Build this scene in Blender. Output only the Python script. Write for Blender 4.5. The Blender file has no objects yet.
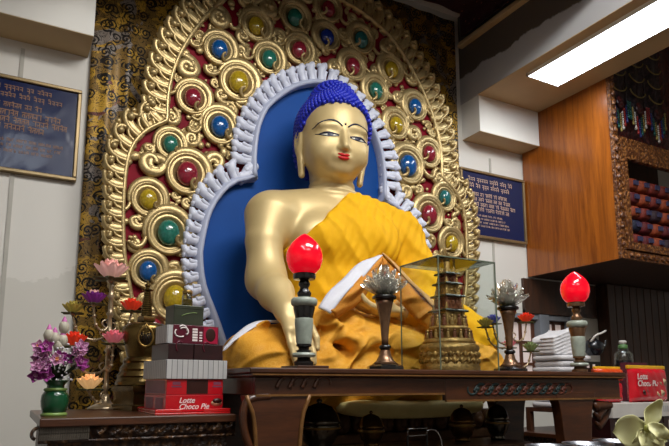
import bpy, math, random
import numpy as np
from math import sin, cos, pi, radians, sqrt, atan2
from mathutils import Vector, Matrix

random.seed(7)
rng = np.random.default_rng(7)
S = bpy.context.scene
COL = S.collection

# ------------------------------------------------------------------ camera, world, light, exposure
CAMZ = 1.0
cam_data = bpy.data.cameras.new('camera')
cam = bpy.data.objects.new('camera', cam_data)
COL.objects.link(cam)
cam_data.sensor_fit = 'HORIZONTAL'
cam_data.sensor_width = 36.0
cam_data.lens = 603.0 / 669.0 * 36.0
cam_data.shift_y = (292.0 - 223.0) / 669.0
cam_data.clip_start = 0.02
cam.location = (0.0, 0.0, CAMZ)
cam.rotation_euler = (radians(90 + 8.7), 0.0, radians(-28.7))
S.camera = cam

world = bpy.data.worlds.new('world')
S.world = world
world.use_nodes = True
world.node_tree.nodes['Background'].inputs[0].default_value = (0.75, 0.85, 1.0, 1)
world.node_tree.nodes['Background'].inputs[1].default_value = 0.05

vs = S.view_settings
vs.view_transform = 'Standard'
vs.look = 'None'
vs.gamma = 1.0
vs.use_curve_mapping = False
vs.exposure = 0.0


def area_light(name, loc, rot, sx, sy, energy, color=(1, 1, 1)):
    d = bpy.data.lights.new(name, 'AREA')
    d.shape = 'RECTANGLE'
    d.size, d.size_y = sx, sy
    d.energy = energy
    d.color = color
    o = bpy.data.objects.new(name, d)
    o.location = loc
    o.rotation_euler = rot
    COL.objects.link(o)
    return o


# the hall's other ceiling panels, behind and above the photographer
area_light('hall_ceiling_light', (1.9, 0.7, 4.4), (radians(14), 0, radians(-5)), 2.2, 0.8, 165, (1.0, 0.985, 0.95))
area_light('hall_ceiling_light_far', (1.0, -1.6, 4.4), (radians(10), 0, 0), 2.4, 1.0, 62, (1.0, 0.985, 0.95))


# ------------------------------------------------------------------ helpers
def tag(o, label=None, cat=None, group=None, kind=None):
    if label: o['label'] = label
    if cat: o['category'] = cat
    if group: o['group'] = group
    if kind: o['kind'] = kind
    return o


def thing(name, label, cat, loc=(0, 0, 0), rz=0.0, group=None):
    o = bpy.data.objects.new(name, None)
    o.empty_display_size = 0.05
    o.location = loc
    o.rotation_euler = (0, 0, rz)
    COL.objects.link(o)
    return tag(o, label, cat, group)


def kids(o):
    return [c for c in list(bpy.data.objects) if c.parent == o]


def copy_tree(o, parent=None):
    c = o.copy()
    COL.objects.link(c)
    if parent is not None: c.parent = parent
    for ch in kids(o):
        copy_tree(ch, c)
    return c


def V(*a):
    return np.array(a, float)


class MB:
    """collects shapes, links them as one mesh"""
    def __init__(self):
        self.v, self.f, self.m, self.n = [], [], [], 0
        self.cur = 0

    def add(self, verts, faces, mat=None):
        verts = np.asarray(verts, float).reshape(-1, 3)
        self.v.append(verts)
        n = self.n
        k = self.cur if mat is None else mat
        for f in faces:
            self.f.append(tuple(int(i) + n for i in f))
            self.m.append(k)
        self.n += len(verts)
        return self

    def box(self, lo, hi, mat=None):
        x0, y0, z0 = lo
        x1, y1, z1 = hi
        v = [(x0, y0, z0), (x1, y0, z0), (x1, y1, z0), (x0, y1, z0), (x0, y0, z1), (x1, y0, z1), (x1, y1, z1), (x0, y1, z1)]
        return self.add(v, [(3, 2, 1, 0), (4, 5, 6, 7), (0, 1, 5, 4), (1, 2, 6, 5), (2, 3, 7, 6), (3, 0, 4, 7)], mat)

    def lathe(self, prof, seg=24, c=(0, 0, 0), mat=None, axis='z', sx=1.0, sy=1.0, ang0=0.0):
        vs_, fs = [], []
        n = len(prof)
        for r, z in prof:
            for i in range(seg):
                a = 2 * pi * i / seg + ang0
                vs_.append((r * cos(a) * sx, r * sin(a) * sy, z))
        for j in range(n - 1):
            for i in range(seg):
                k = (i + 1) % seg
                fs.append((j * seg + i, j * seg + k, (j + 1) * seg + k, (j + 1) * seg + i))
        if prof[0][0] > 1e-5: fs.append(tuple(range(seg))[::-1])
        if prof[-1][0] > 1e-5: fs.append(tuple((n - 1) * seg + i for i in range(seg)))
        vs_ = np.array(vs_)
        if axis == 'y':      # profile height runs towards the viewer (-Y)
            vs_ = np.stack([vs_[:, 0], -vs_[:, 2], vs_[:, 1]], 1)
        if axis == 'x':
            vs_ = np.stack([vs_[:, 2], vs_[:, 0], vs_[:, 1]], 1)
        return self.add(vs_ + np.array(c), fs, mat)

    def ball(self, c, r, seg=12, rings=8, mat=None):
        rx, ry, rz = (r, r, r) if np.isscalar(r) else r
        vs_, fs = [(0, 0, -1)], []
        for j in range(1, rings):
            t = -pi / 2 + pi * j / rings
            for i in range(seg):
                a = 2 * pi * i / seg
                vs_.append((cos(t) * cos(a), cos(t) * sin(a), sin(t)))
        vs_.append((0, 0, 1))
        for i in range(seg):
            fs.append((0, 1 + (i + 1) % seg, 1 + i))
        for j in range(rings - 2):
            for i in range(seg):
                k = (i + 1) % seg
                a = 1 + j * seg
                fs.append((a + i, a + k, a + seg + k, a + seg + i))
        a = 1 + (rings - 2) * seg
        for i in range(seg):
            fs.append((a + i, a + (i + 1) % seg, len(vs_) - 1))
        return self.add(np.array(vs_) * np.array([rx, ry, rz]) + np.array(c), fs, mat)

    def tube(self, path, rad, sides=8, mat=None, closed=False, flat=1.0, up=(0, -1, 0)):
        """swept tube; cross-section is scaled by flat along UP"""
        P = np.asarray(path, float)
        n = len(P)
        R = np.full(n, rad, float) if np.isscalar(rad) else np.asarray(rad, float)
        if closed:
            T = np.roll(P, -1, 0) - np.roll(P, 1, 0)
        else:
            T = np.gradient(P, axis=0)
        T /= np.linalg.norm(T, axis=1)[:, None] + 1e-12
        up = np.array(up, float)
        vs_, fs = [], []
        for i in range(n):
            t = T[i]
            b = np.cross(t, up)
            nb = np.linalg.norm(b)
            if nb < 1e-3:
                b = np.cross(t, np.array([1.0, 0.13, 0.21])); nb = np.linalg.norm(b)
            b /= nb
            u = np.cross(b, t)
            for k in range(sides):
                a = 2 * pi * k / sides
                vs_.append(P[i] + R[i] * (cos(a) * b + sin(a) * u * flat))
        m = n if closed else n - 1
        for i in range(m):
            j = (i + 1) % n
            for k in range(sides):
                l = (k + 1) % sides
                fs.append((i * sides + k, i * sides + l, j * sides + l, j * sides + k))
        if not closed:
            fs.append(tuple(range(sides))[::-1])
            fs.append(tuple((n - 1) * sides + k for k in range(sides)))
        return self.add(vs_, fs, mat)

    def prism_xz(self, outline, y0, y1, mat=None):
        """closed outline in the XZ plane pushed from y0 (front) to y1 (back)"""
        n = len(outline)
        v = [(x, y0, z) for x, z in outline] + [(x, y1, z) for x, z in outline]
        f = [tuple(range(n)), tuple(range(2 * n - 1, n - 1, -1))]
        for i in range(n):
            k = (i + 1) % n
            f.append((k, i, n + i, n + k))
        return self.add(v, f, mat)

    def prism(self, outline, z0, z1, mat=None):
        n = len(outline)
        v = [(x, y, z0) for x, y in outline] + [(x, y, z1) for x, y in outline]
        f = [tuple(range(n))[::-1], tuple(range(n, 2 * n))]
        for i in range(n):
            k = (i + 1) % n
            f.append((i, k, n + k, n + i))
        return self.add(v, f, mat)

    def grid(self, pts, mat=None, thick=None, up=(0, -1, 0)):
        """pts (n,m,3) surface; with thick it becomes a closed sheet"""
        P = np.asarray(pts, float)
        n, m, _ = P.shape
        idx = np.arange(n * m).reshape(n, m)
        f = [(idx[i, j], idx[i + 1, j], idx[i + 1, j + 1], idx[i, j + 1]) for i in range(n - 1) for j in range(m - 1)]
        if thick is None:
            return self.add(P.reshape(-1, 3), f, mat)
        du = np.gradient(P, axis=0); dv = np.gradient(P, axis=1)
        N = np.cross(du, dv)
        N /= np.linalg.norm(N, axis=2)[..., None] + 1e-12
        Q = P - N * thick
        o = n * m
        f2 = [tuple(i + o for i in q[::-1]) for q in f]
        rim = list(idx[0, :]) + list(idx[1:, -1]) + list(idx[-1, -2::-1]) + list(idx[-2:0:-1, 0])
        f3 = [(rim[(i + 1) % len(rim)], rim[i], rim[i] + o, rim[(i + 1) % len(rim)] + o) for i in range(len(rim))]
        return self.add(np.concatenate([P.reshape(-1, 3), Q.reshape(-1, 3)]), f + f2 + f3, mat)

    def xform(self, M, start=0):
        M = np.array(M)
        for i in range(start, len(self.v)):
            self.v[i] = self.v[i] @ M[:3, :3].T + M[:3, 3]
        return self

    def mesh(self, name, mats, smooth=True, fix=False):
        me = bpy.data.meshes.new(name)
        me.from_pydata(np.concatenate(self.v).tolist(), [], self.f)
        for m in (mats if isinstance(mats, (list, tuple)) else [mats]):
            me.materials.append(m)
        me.polygons.foreach_set('material_index', self.m)
        if fix:
            import bmesh
            bm = bmesh.new(); bm.from_mesh(me)
            bmesh.ops.recalc_face_normals(bm, faces=bm.faces)
            bm.to_mesh(me); bm.free()
        me.polygons.foreach_set('use_smooth', [bool(smooth)] * len(me.polygons))
        me.update()
        return me

    def build(self, name, mats, parent=None, smooth=True, loc=None, auto=None, bevel=None, fix=False):
        me = self.mesh(name, mats, smooth, fix)
        return link(name, me, parent, loc, auto, bevel)


def link(name, me, parent=None, loc=None, auto=None, bevel=None):
    if auto is not None:
        me.set_sharp_from_angle(angle=radians(auto))
    o = bpy.data.objects.new(name, me)
    COL.objects.link(o)
    if parent is not None: o.parent = parent
    if loc is not None: o.location = loc
    if bevel:
        b = o.modifiers.new('bevel', 'BEVEL')
        b.width = bevel; b.segments = 2; b.limit_method = 'ANGLE'; b.angle_limit = radians(40)
    return o


def structure(o):
    o['kind'] = 'structure'
    return o


def smooth_path(pts, n, closed=False):
    """Catmull-Rom through pts, resampled to n evenly spaced points"""
    P = np.asarray(pts, float)
    out = []
    m = len(P)
    segs = m if closed else m - 1
    for i in range(segs):
        if closed:
            a, b, c, d = P[(i - 1) % m], P[i], P[(i + 1) % m], P[(i + 2) % m]
        else:
            b, c = P[i], P[i + 1]
            a = P[i - 1] if i > 0 else 2 * b - c
            d = P[i + 2] if i + 2 < m else 2 * c - b
        for t in np.linspace(0, 1, 16, endpoint=False):
            out.append(0.5 * ((2 * b) + (c - a) * t + (2 * a - 5 * b + 4 * c - d) * t * t + (-a + 3 * b - 3 * c + d) * t ** 3))
    out.append(P[0] if closed else P[-1])
    out = np.array(out)
    return resample(out, n, closed)


def resample(P, n, closed=False):
    s = np.concatenate([[0], np.cumsum(np.linalg.norm(np.diff(P, axis=0), axis=1))])
    t = np.linspace(0, s[-1], n, endpoint=not closed)
    return np.stack([np.interp(t, s, P[:, k]) for k in range(P.shape[1])], 1)


def path_len(P):
    return float(np.linalg.norm(np.diff(np.asarray(P), axis=0), axis=1).sum())


def sdf_mesh(fn, lo, hi, h, name, mats, smooth=True, keep=None):
    """skin of the solid where fn(x, y, z) < 0"""
    import openvdb
    lo = np.array(lo, float); hi = np.array(hi, float)
    n = np.ceil((hi - lo) / h).astype(int) + 1
    xs = [lo[k] + h * np.arange(n[k]) for k in range(3)]
    X, Y, Z = np.meshgrid(*xs, indexing='ij')
    D = fn(X, Y, Z).astype(np.float32)
    D = np.clip(D, -4 * h, 4 * h)
    D[0], D[-1], D[:, 0], D[:, -1], D[:, :, 0], D[:, :, -1] = (4 * h,) * 6
    g = openvdb.FloatGrid(4 * h)
    g.copyFromArray(np.ascontiguousarray(D))
    pts, quads = g.convertToQuads(isovalue=0.0)
    pts = np.asarray(pts, float) * h + lo
    quads = np.asarray(quads, int)
    a, b, c = pts[quads[:, 0]], pts[quads[:, 1]], pts[quads[:, 2]]
    d = pts[quads[:, 3]]
    vol = (np.einsum('ij,ij->i', a, np.cross(b, c)) + np.einsum('ij,ij->i', a, np.cross(c, d))).sum()
    if vol < 0: quads = quads[:, ::-1]
    me = bpy.data.meshes.new(name)
    me.from_pydata(pts.tolist(), [], quads.tolist())
    for m in (mats if isinstance(mats, (list, tuple)) else [mats]):
        me.materials.append(m)
    me.polygons.foreach_set('use_smooth', [smooth] * len(me.polygons))
    me.update()
    return me


# signed-distance pieces (numpy)
def s_ell(X, Y, Z, c, r):
    x, y, z = (X - c[0]) / r[0], (Y - c[1]) / r[1], (Z - c[2]) / r[2]
    k0 = np.sqrt(x * x + y * y + z * z)
    k1 = np.sqrt((x / r[0]) ** 2 + (y / r[1]) ** 2 + (z / r[2]) ** 2) + 1e-9
    return k0 * (k0 - 1) / k1


def s_cap(X, Y, Z, a, b, ra, rb=None):
    if rb is None: rb = ra
    a = np.array(a, float); b = np.array(b, float)
    d = b - a
    L = d @ d
    t = np.clip(((X - a[0]) * d[0] + (Y - a[1]) * d[1] + (Z - a[2]) * d[2]) / L, 0, 1)
    return np.sqrt((X - a[0] - t * d[0]) ** 2 + (Y - a[1] - t * d[1]) ** 2 + (Z - a[2] - t * d[2]) ** 2) - (ra + (rb - ra) * t)


def smin(a, b, k):
    h = np.clip(0.5 + 0.5 * (b - a) / k, 0, 1)
    return b + (a - b) * h - k * h * (1 - h)


def smax(a, b, k):
    return -smin(-a, -b, k)


# ------------------------------------------------------------------ materials
def srgb(r, g, b):
    def f(c):
        c /= 255.0
        return c / 12.92 if c <= 0.04045 else ((c + 0.055) / 1.055) ** 2.4
    return (f(r), f(g), f(b), 1.0)


class NT:
    """small node-tree writer"""
    def __init__(self, m):
        self.t = m.node_tree
        self.b = self.t.nodes['Principled BSDF']

    def node(self, typ, **kw):
        n = self.t.nodes.new(typ)
        for k, v in kw.items():
            if k.startswith('i_'):
                n.inputs[k[2:].replace('_', ' ')].default_value = v
            else:
                setattr(n, k, v)
        return n

    def ln(self, a, b):
        self.t.links.new(a, b)

    def val(self, x, sock):
        if hasattr(x, 'links'): self.ln(x, sock)
        else: sock.default_value = x

    def math(self, op, a, b=0.0, c=None):
        n = self.node('ShaderNodeMath', operation=op)
        self.val(a, n.inputs[0]); self.val(b, n.inputs[1])
        if c is not None: self.val(c, n.inputs[2])
        return n.outputs[0]

    def mix(self, f, a, b):
        n = self.node('ShaderNodeMix', data_type='RGBA')
        self.val(f, n.inputs[0]); self.val(a, n.inputs[6]); self.val(b, n.inputs[7])
        return n.outputs[2]

    def coord(self, kind='Object', scale=(1, 1, 1)):
        tc = self.node('ShaderNodeTexCoord')
        mp = self.node('ShaderNodeMapping')
        mp.inputs['Scale'].default_value = scale
        self.ln(tc.outputs[kind], mp.inputs[0])
        return mp.outputs[0]

    def noise(self, co, scale, detail=3.0, rough=0.5, dist=0.0):
        n = self.node('ShaderNodeTexNoise')
        n.inputs['Scale'].default_value = scale; n.inputs['Detail'].default_value = detail
        n.inputs['Roughness'].default_value = rough; n.inputs['Distortion'].default_value = dist
        self.ln(co, n.inputs['Vector'])
        return n

    def ramp(self, f, stops, interp='LINEAR'):
        n = self.node('ShaderNodeValToRGB')
        n.color_ramp.interpolation = interp
        e = n.color_ramp.elements
        while len(e) < len(stops): e.new(0.5)
        for q, (p, c) in zip(e, stops):
            q.position = p
            q.color = c if hasattr(c, '__len__') else (c, c, c, 1)
        self.ln(f, n.inputs[0])
        return n.outputs[0]

    def bump(self, h, strength=0.3, dist=0.01):
        n = self.node('ShaderNodeBump')
        n.inputs['Strength'].default_value = strength; n.inputs['Distance'].default_value = dist
        self.ln(h, n.inputs['Height'])
        self.ln(n.outputs[0], self.b.inputs['Normal'])


def mat(name, col, rough=0.5, metal=0.0, vary=0.0, vscale=8.0, bump=0.0, bscale=60.0, coat=0.0, spec=0.5,
        trans=0.0, ior=1.45, emit=None, estr=0.0, dark=None):
    m = bpy.data.materials.new(name)
    m.use_nodes = True
    N = NT(m)
    b = N.b
    b.inputs['Base Color'].default_value = col
    b.inputs['Roughness'].default_value = rough
    b.inputs['Metallic'].default_value = metal
    b.inputs['Coat Weight'].default_value = coat
    b.inputs['Coat Roughness'].default_value = 0.08
    b.inputs['Specular IOR Level'].default_value = spec
    b.inputs['Transmission Weight'].default_value = trans
    b.inputs['IOR'].default_value = ior
    if emit:
        b.inputs['Emission Color'].default_value = emit
        b.inputs['Emission Strength'].default_value = estr
    if vary or bump:
        co = N.coord()
    if vary:
        nz = N.noise(co, vscale, 4.0)
        d = dark or tuple(c * (1 - vary) for c in col[:3]) + (1,)
        l = tuple(min(1, c * (1 + 0.5 * vary)) for c in col[:3]) + (1,)
        N.ln(N.ramp(nz.outputs[0], [(0.3, d), (0.7, l)]), b.inputs['Base Color'])
    if bump:
        nz = N.noise(co, bscale, 3.0)
        N.bump(nz.outputs[0], bump)
    return m


def wood(name, c1, c2, scale=(6, 6, 1), rough=0.35, coat=0.3, ring=3.0, dist=4.0):
    m = bpy.data.materials.new(name); m.use_nodes = True
    N = NT(m)
    co = N.coord('Object', scale)
    w = N.noise(co, ring, 6.0, 0.6, dist * 0.2)
    n2 = N.noise(co, ring * 9, 3.0)
    f = N.math('ADD', N.math('MULTIPLY', w.outputs[0], 0.75), N.math('MULTIPLY', n2.outputs[0], 0.25))
    N.ln(N.ramp(f, [(0.32, c1), (0.68, c2)]), N.b.inputs['Base Color'])
    N.b.inputs['Roughness'].default_value = rough
    N.b.inputs['Coat Weight'].default_value = coat
    N.b.inputs['Coat Roughness'].default_value = 0.15
    return m
# ------------------------------------------------------------------ the hall
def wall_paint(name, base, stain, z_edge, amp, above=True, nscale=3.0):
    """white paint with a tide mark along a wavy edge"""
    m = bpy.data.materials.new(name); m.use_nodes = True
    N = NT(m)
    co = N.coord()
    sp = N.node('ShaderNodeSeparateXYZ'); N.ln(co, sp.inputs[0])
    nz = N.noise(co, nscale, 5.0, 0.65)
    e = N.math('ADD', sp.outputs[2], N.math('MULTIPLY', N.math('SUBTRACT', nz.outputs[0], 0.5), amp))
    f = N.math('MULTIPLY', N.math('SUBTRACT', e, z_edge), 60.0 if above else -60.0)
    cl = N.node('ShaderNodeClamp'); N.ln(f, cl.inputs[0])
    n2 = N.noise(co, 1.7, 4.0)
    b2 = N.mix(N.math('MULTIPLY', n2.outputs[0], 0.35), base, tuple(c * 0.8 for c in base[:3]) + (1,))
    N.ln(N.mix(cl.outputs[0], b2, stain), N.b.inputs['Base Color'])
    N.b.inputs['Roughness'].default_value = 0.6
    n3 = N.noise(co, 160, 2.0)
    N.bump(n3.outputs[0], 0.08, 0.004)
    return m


M = {}
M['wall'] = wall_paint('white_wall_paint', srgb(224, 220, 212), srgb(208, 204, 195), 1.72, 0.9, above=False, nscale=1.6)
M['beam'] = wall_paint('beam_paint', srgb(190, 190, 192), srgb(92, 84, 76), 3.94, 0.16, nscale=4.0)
M['white'] = mat('white_gloss_paint', srgb(236, 234, 227), 0.5, vary=0.06, vscale=2)
M['tan'] = mat('beam_soffit_paint', srgb(196, 170, 128), 0.6, vary=0.1, vscale=2)
M['trim'] = mat('pale_batten_paint', srgb(180, 176, 166), 0.5, vary=0.08)
M['floor'] = mat('dark_floor', srgb(70, 52, 40), 0.4, vary=0.3)
M['lamp_white'] = mat('light_diffuser', srgb(235, 243, 252), 0.4, emit=(0.86, 0.93, 1.0, 1), estr=14.0)
M['black'] = mat('black_plastic', srgb(18, 17, 17), 0.35, vary=0.2)
M['grey_frame'] = mat('grey_window_paint', srgb(128, 132, 140), 0.5, vary=0.1)
M['brown_frame'] = mat('brown_window_wood', srgb(92, 54, 36), 0.5, vary=0.25, vscale=20)
M['dark_wood'] = wood('dark_panel_wood', srgb(40, 24, 16), srgb(78, 46, 28), (9, 9, 0.7), 0.45, 0.1)
M['orange_wood'] = wood('varnished_teak', srgb(112, 54, 10), srgb(176, 98, 28), (7, 7, 0.45), 0.3, 0.35)
M['brass'] = mat('aged_brass', srgb(150, 120, 66), 0.32, 0.85, vary=0.3, vscale=30)


def sky_glass():
    m = mat('bright_window_glass', srgb(222, 205, 200), 0.25, vary=0.15, vscale=5, emit=srgb(235, 214, 205), estr=0.25)
    return m


M['pane'] = sky_glass()

b = MB(); b.box((-2.4, -3.6, -0.05), (7.2, 4.5, 0.0)); structure(b.build('floor', M['floor'], smooth=False))
b = MB(); b.box((-2.4, -3.6, 4.6), (7.2, 4.5, 4.7)); structure(b.build('ceiling', M['white'], smooth=False))
b = MB()                                       # back wall with an opening for the window
WX0, WX1, WZ0, WZ1 = 4.18, 5.08, 0.92, 1.68
b.box((-2.4, 4.25, 0), (WX0, 4.4, 4.6)); b.box((WX1, 4.25, 0), (7.2, 4.4, 4.6))
b.box((WX0, 4.25, 0), (WX1, 4.4, WZ0)); b.box((WX0, 4.25, WZ1), (WX1, 4.4, 4.6))
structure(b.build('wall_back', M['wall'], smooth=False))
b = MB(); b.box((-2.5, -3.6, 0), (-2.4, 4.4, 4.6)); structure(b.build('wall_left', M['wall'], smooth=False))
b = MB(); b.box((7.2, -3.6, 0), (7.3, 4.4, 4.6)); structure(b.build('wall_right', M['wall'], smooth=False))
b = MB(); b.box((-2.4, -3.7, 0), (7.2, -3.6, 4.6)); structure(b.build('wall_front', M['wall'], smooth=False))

# panel seams of the back wall
for i, x in enumerate((-0.03, 4.07), 1):
    b = MB(); b.box((x - 0.012, 4.242, 0.1), (x + 0.012, 4.249, 3.2)); structure(b.build('trim_%d' % i, M['trim'], smooth=False))

# window: grey mullion, brown lattice casements, bright panes
w = bpy.data.objects.new('window_1', None); COL.objects.link(w); structure(w)
b = MB()
for x in (WX0, 4.60, WX1 - 0.05):
    ww = 0.13 if x == 4.60 else 0.05
    b.box((x, 4.2, WZ0), (x + ww, 4.38, WZ1))
b.box((WX0 + 0.05, 4.22, WZ1 - 0.05), (WX1 - 0.05, 4.38, WZ1)); b.box((WX0 + 0.05, 4.22, WZ0), (WX1 - 0.05, 4.38, WZ0 + 0.05))
b.build('window_frame', M['grey_frame'], w, smooth=False, bevel=0.004)
for x0, x1 in ((WX0 + 0.05, 4.60), (4.73, WX1 - 0.05)):
    b = MB(); zz0, zz1 = WZ0 + 0.05, WZ1 - 0.05
    for x in (x0, (x0 + x1) / 2 - 0.012, x1 - 0.03): b.box((x, 4.28, zz0), (x + 0.03, 4.33, zz1))
    for k in range(4):
        z = zz0 + (zz1 - zz0 - 0.03) * k / 3
        b.box((x0, 4.285, z), (x1, 4.325, z + 0.03))
    c = b.build('casement', M['brown_frame'], w, smooth=False)
    b = MB(); b.box((x0, 4.30, zz0), (x1, 4.31, zz1)); b.build('pane', M['pane'], c, smooth=False)

b = MB(); b.box((4.42, 4.215, 1.69), (5.46, 4.249, 2.03)); b.box((4.42, 4.2, 1.685), (5.46, 4.249, 1.72)); b.build('darkening_board', M['dark_wood'], w, smooth=False)  # dark board added to darken the wall above the window, in the cabinet's shade
# the two boxed ducts on the wall, the two ceiling beams with their lights
b = MB(); b.box((3.73, 4.0, 3.325), (4.5, 4.25, 3.80)); b.box((3.745, 3.99, 3.79), (4.5, 4.25, 3.815))
b.box((3.732, 4.002, 3.321), (4.498, 4.249, 3.327), 1)
structure(b.build('trim_3', [M['white'], M['tan']], smooth=False, bevel=0.002))
b = MB(); b.box((-2.4, 3.95, 3.25), (0.37, 4.25, 3.72))
b.box((-2.398, 3.952, 3.246), (0.368, 4.249, 3.252), 1)
structure(b.build('trim_4', [M['white'], M['tan']], smooth=False, bevel=0.002))
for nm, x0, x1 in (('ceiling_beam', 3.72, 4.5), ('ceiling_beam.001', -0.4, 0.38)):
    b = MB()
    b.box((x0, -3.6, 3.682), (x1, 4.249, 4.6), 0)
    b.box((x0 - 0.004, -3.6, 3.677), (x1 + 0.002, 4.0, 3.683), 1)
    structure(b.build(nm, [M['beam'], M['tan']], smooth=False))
b = MB(); b.box((3.66, -3.6, 4.235), (3.72, 4.2, 4.275)); b.box((3.68, -3.6, 4.275), (3.72, 4.2, 4.3))
structure(b.build('trim_5', M['tan'], smooth=False, bevel=0.006))


def troffer(x0, x1, y0, y1, label):
    t = thing('ceiling_light', label, 'light', ((x0 + x1) / 2, (y0 + y1) / 2, 3.677))
    b = MB(); w_, l_ = (x1 - x0) / 2, (y1 - y0) / 2
    for lo, hi in (((-w_, -l_), (-w_ + 0.012, l_)), ((w_ - 0.012, -l_), (w_, l_)), ((-w_, -l_), (w_, -l_ + 0.012)), ((-w_, l_ - 0.012), (w_, l_))):
        b.box((lo[0], lo[1], -0.03), (hi[0], hi[1], 0.0))
    b.build('frame', M['white'], t, smooth=False)
    b = MB(); b.box((-w_ + 0.012, -l_ + 0.012, -0.026), (w_ - 0.012, l_ - 0.012, -0.001)); b.build('diffuser', M['lamp_white'], t, smooth=False)
    return t


troffer(3.82, 4.21, 1.5, 3.50, 'bright white rectangular ceiling light under the right beam')
troffer(-0.2, 0.19, -0.4, 1.6, 'white rectangular ceiling light under the beam outside the picture')


# dark maroon canopy cloth over the shrine with sparse pale specks
def canopy_mat():
    m = bpy.data.materials.new('maroon_canopy_brocade'); m.use_nodes = True
    N = NT(m)
    co = N.coord()
    v = N.node('ShaderNodeTexVoronoi'); v.inputs['Scale'].default_value = 16; N.ln(co, v.inputs['Vector'])
    nz = N.noise(co, 5, 3)
    base = N.mix(nz.outputs[0], srgb(40, 10, 14), srgb(66, 16, 22))
    d = N.math('LESS_THAN', v.outputs['Distance'], 0.16)
    N.ln(N.mix(d, base, srgb(128, 74, 62)), N.b.inputs['Base Color'])
    N.b.inputs['Roughness'].default_value = 0.8
    return m


M['canopy'] = canopy_mat()
t = thing('canopy_cloth', 'dark maroon patterned cloth lining the ceiling above the golden arch', 'canopy', (2.05, 3.0, 4.28))
n = 60
P = np.zeros((n, 12, 3))
for i in range(n):
    for j in range(12):
        P[i, j] = (-1.63 + 3.24 * i / (n - 1), -0.5 + 1.62 * j / 11, 0.27 + 0.02 * sin(i * 0.9) * sin(j * 1.1))
b = MB(); b.grid(P[:, ::-1], thick=0.012); b.build('cloth', M['canopy'], t)
b = MB()
P = np.zeros((70, 5, 3))
for i in range(70):
    for j in range(5):
        P[i, j] = (1.60 - 0.006 * sin(i * 1.3) - 0.006, -0.5 + 1.62 * i / 69, 0.26 - 0.235 * j / 4)
b.grid(P, thick=0.01); b.build('valance', M['canopy'], t)
P = P.copy(); P[:, :, 0] = -1.64; P[:, :, 2] = np.linspace(0.26, -0.28, 5)[None, :]
b = MB(); b.grid(P, thick=0.01); b.build('valance', M['canopy'], t)  # unseen left side cloth, added to block the left ceiling light up high
b = MB()
P = np.zeros((120, 6, 3))
for i in range(120):
    for j in range(6):
        P[i, j] = (-1.60 + 3.18 * i / 119, -0.45 + 0.03 * sin(i * 0.8), -0.36 + 0.62 * j / 5)
b.grid(P, thick=0.01); b.build('front_light_blocker', M['canopy'], t, fix=True)  # unseen front cloth, added to keep ceiling light off the upper brocade


# brocade on the wall behind the arch
def brocade_mat():
    m = bpy.data.materials.new('gold_black_brocade'); m.use_nodes = True
    N = NT(m)
    co = N.coord('Object')
    sp = N.node('ShaderNodeSeparateXYZ'); N.ln(co, sp.inputs[0])
    cb = N.node('ShaderNodeCombineXYZ')
    N.ln(sp.outputs[0], cb.inputs[0]); N.ln(sp.outputs[2], cb.inputs[1])
    warp = N.noise(cb.outputs[0], 9, 2)
    layers = []
    for k, (sc, off) in enumerate(((8.6, 0.0), (7.0, 5.3))):
        mp = N.node('ShaderNodeMapping'); mp.inputs['Location'].default_value = (off, off * 0.7, 0); N.ln(cb.outputs[0], mp.inputs[0])
        v = N.node('ShaderNodeTexVoronoi', voronoi_dimensions='2D'); v.inputs['Scale'].default_value = sc
        v.inputs['Randomness'].default_value = 0.75
        N.ln(mp.outputs[0], v.inputs['Vector'])
        sub = N.node('ShaderNodeVectorMath', operation='SUBTRACT')
        N.ln(mp.outputs[0], sub.inputs[0]); N.ln(v.outputs['Position'], sub.inputs[1])
        s2 = N.node('ShaderNodeSeparateXYZ'); N.ln(sub.outputs[0], s2.inputs[0])
        th = N.math('ARCTAN2', s2.outputs[1], s2.outputs[0])
        r = N.math('MULTIPLY', v.outputs['Distance'], 1.0 / 1.0)
        ph = N.math('ADD', N.math('MULTIPLY', th, 1.0), N.math('MULTIPLY', r, 30.0 if k == 0 else -27.0))
        sp1 = N.math('GREATER_THAN', N.math('SINE', ph), 0.05 if k == 0 else 0.3)
        ins = N.math('LESS_THAN', r, N.math('ADD', 0.36, N.math('MULTIPLY', N.math('SINE', N.math('MULTIPLY', th, 3.0)), 0.08)))
        sel = N.node('ShaderNodeSeparateColor'); N.ln(v.outputs['Color'], sel.inputs[0])
        on = N.math('GREATER_THAN', sel.outputs[0], 0.06 if k == 0 else 0.4)
        layers.append(N.math('MULTIPLY', N.math('MULTIPLY', sp1, ins), on))
    black = N.math('MAXIMUM', layers[0], layers[1])
    patch = N.noise(cb.outputs[0], 6.5, 3, 0.5, 0.6)
    gold = N.mix(N.math('GREATER_THAN', patch.outputs[0], 0.50), srgb(204, 160, 60), srgb(142, 110, 52))
    p2 = N.noise(cb.outputs[0], 4.2, 2, 0.5, 1.2)
    gold = N.mix(N.math('GREATER_THAN', p2.outputs[0], 0.60), gold, srgb(150, 138, 128))
    p3 = N.noise(cb.outputs[0], 5.1, 2, 0.5, 1.6)
    gold = N.mix(N.math('GREATER_THAN', p3.outputs[0], 0.66), gold, srgb(120, 70, 60))
    vein = N.noise(cb.outputs[0], 14, 2, 0.5, 2.5)
    line = N.math('LESS_THAN', N.math('ABSOLUTE', N.math('SUBTRACT', vein.outputs[0], 0.5)), 0.02)
    black = N.math('MAXIMUM', black, line)
    N.ln(N.mix(black, gold, srgb(22, 16, 12)), N.b.inputs['Base Color'])
    N.b.inputs['Roughness'].default_value = 0.5
    N.b.inputs['Metallic'].default_value = 0.15
    return m


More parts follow.
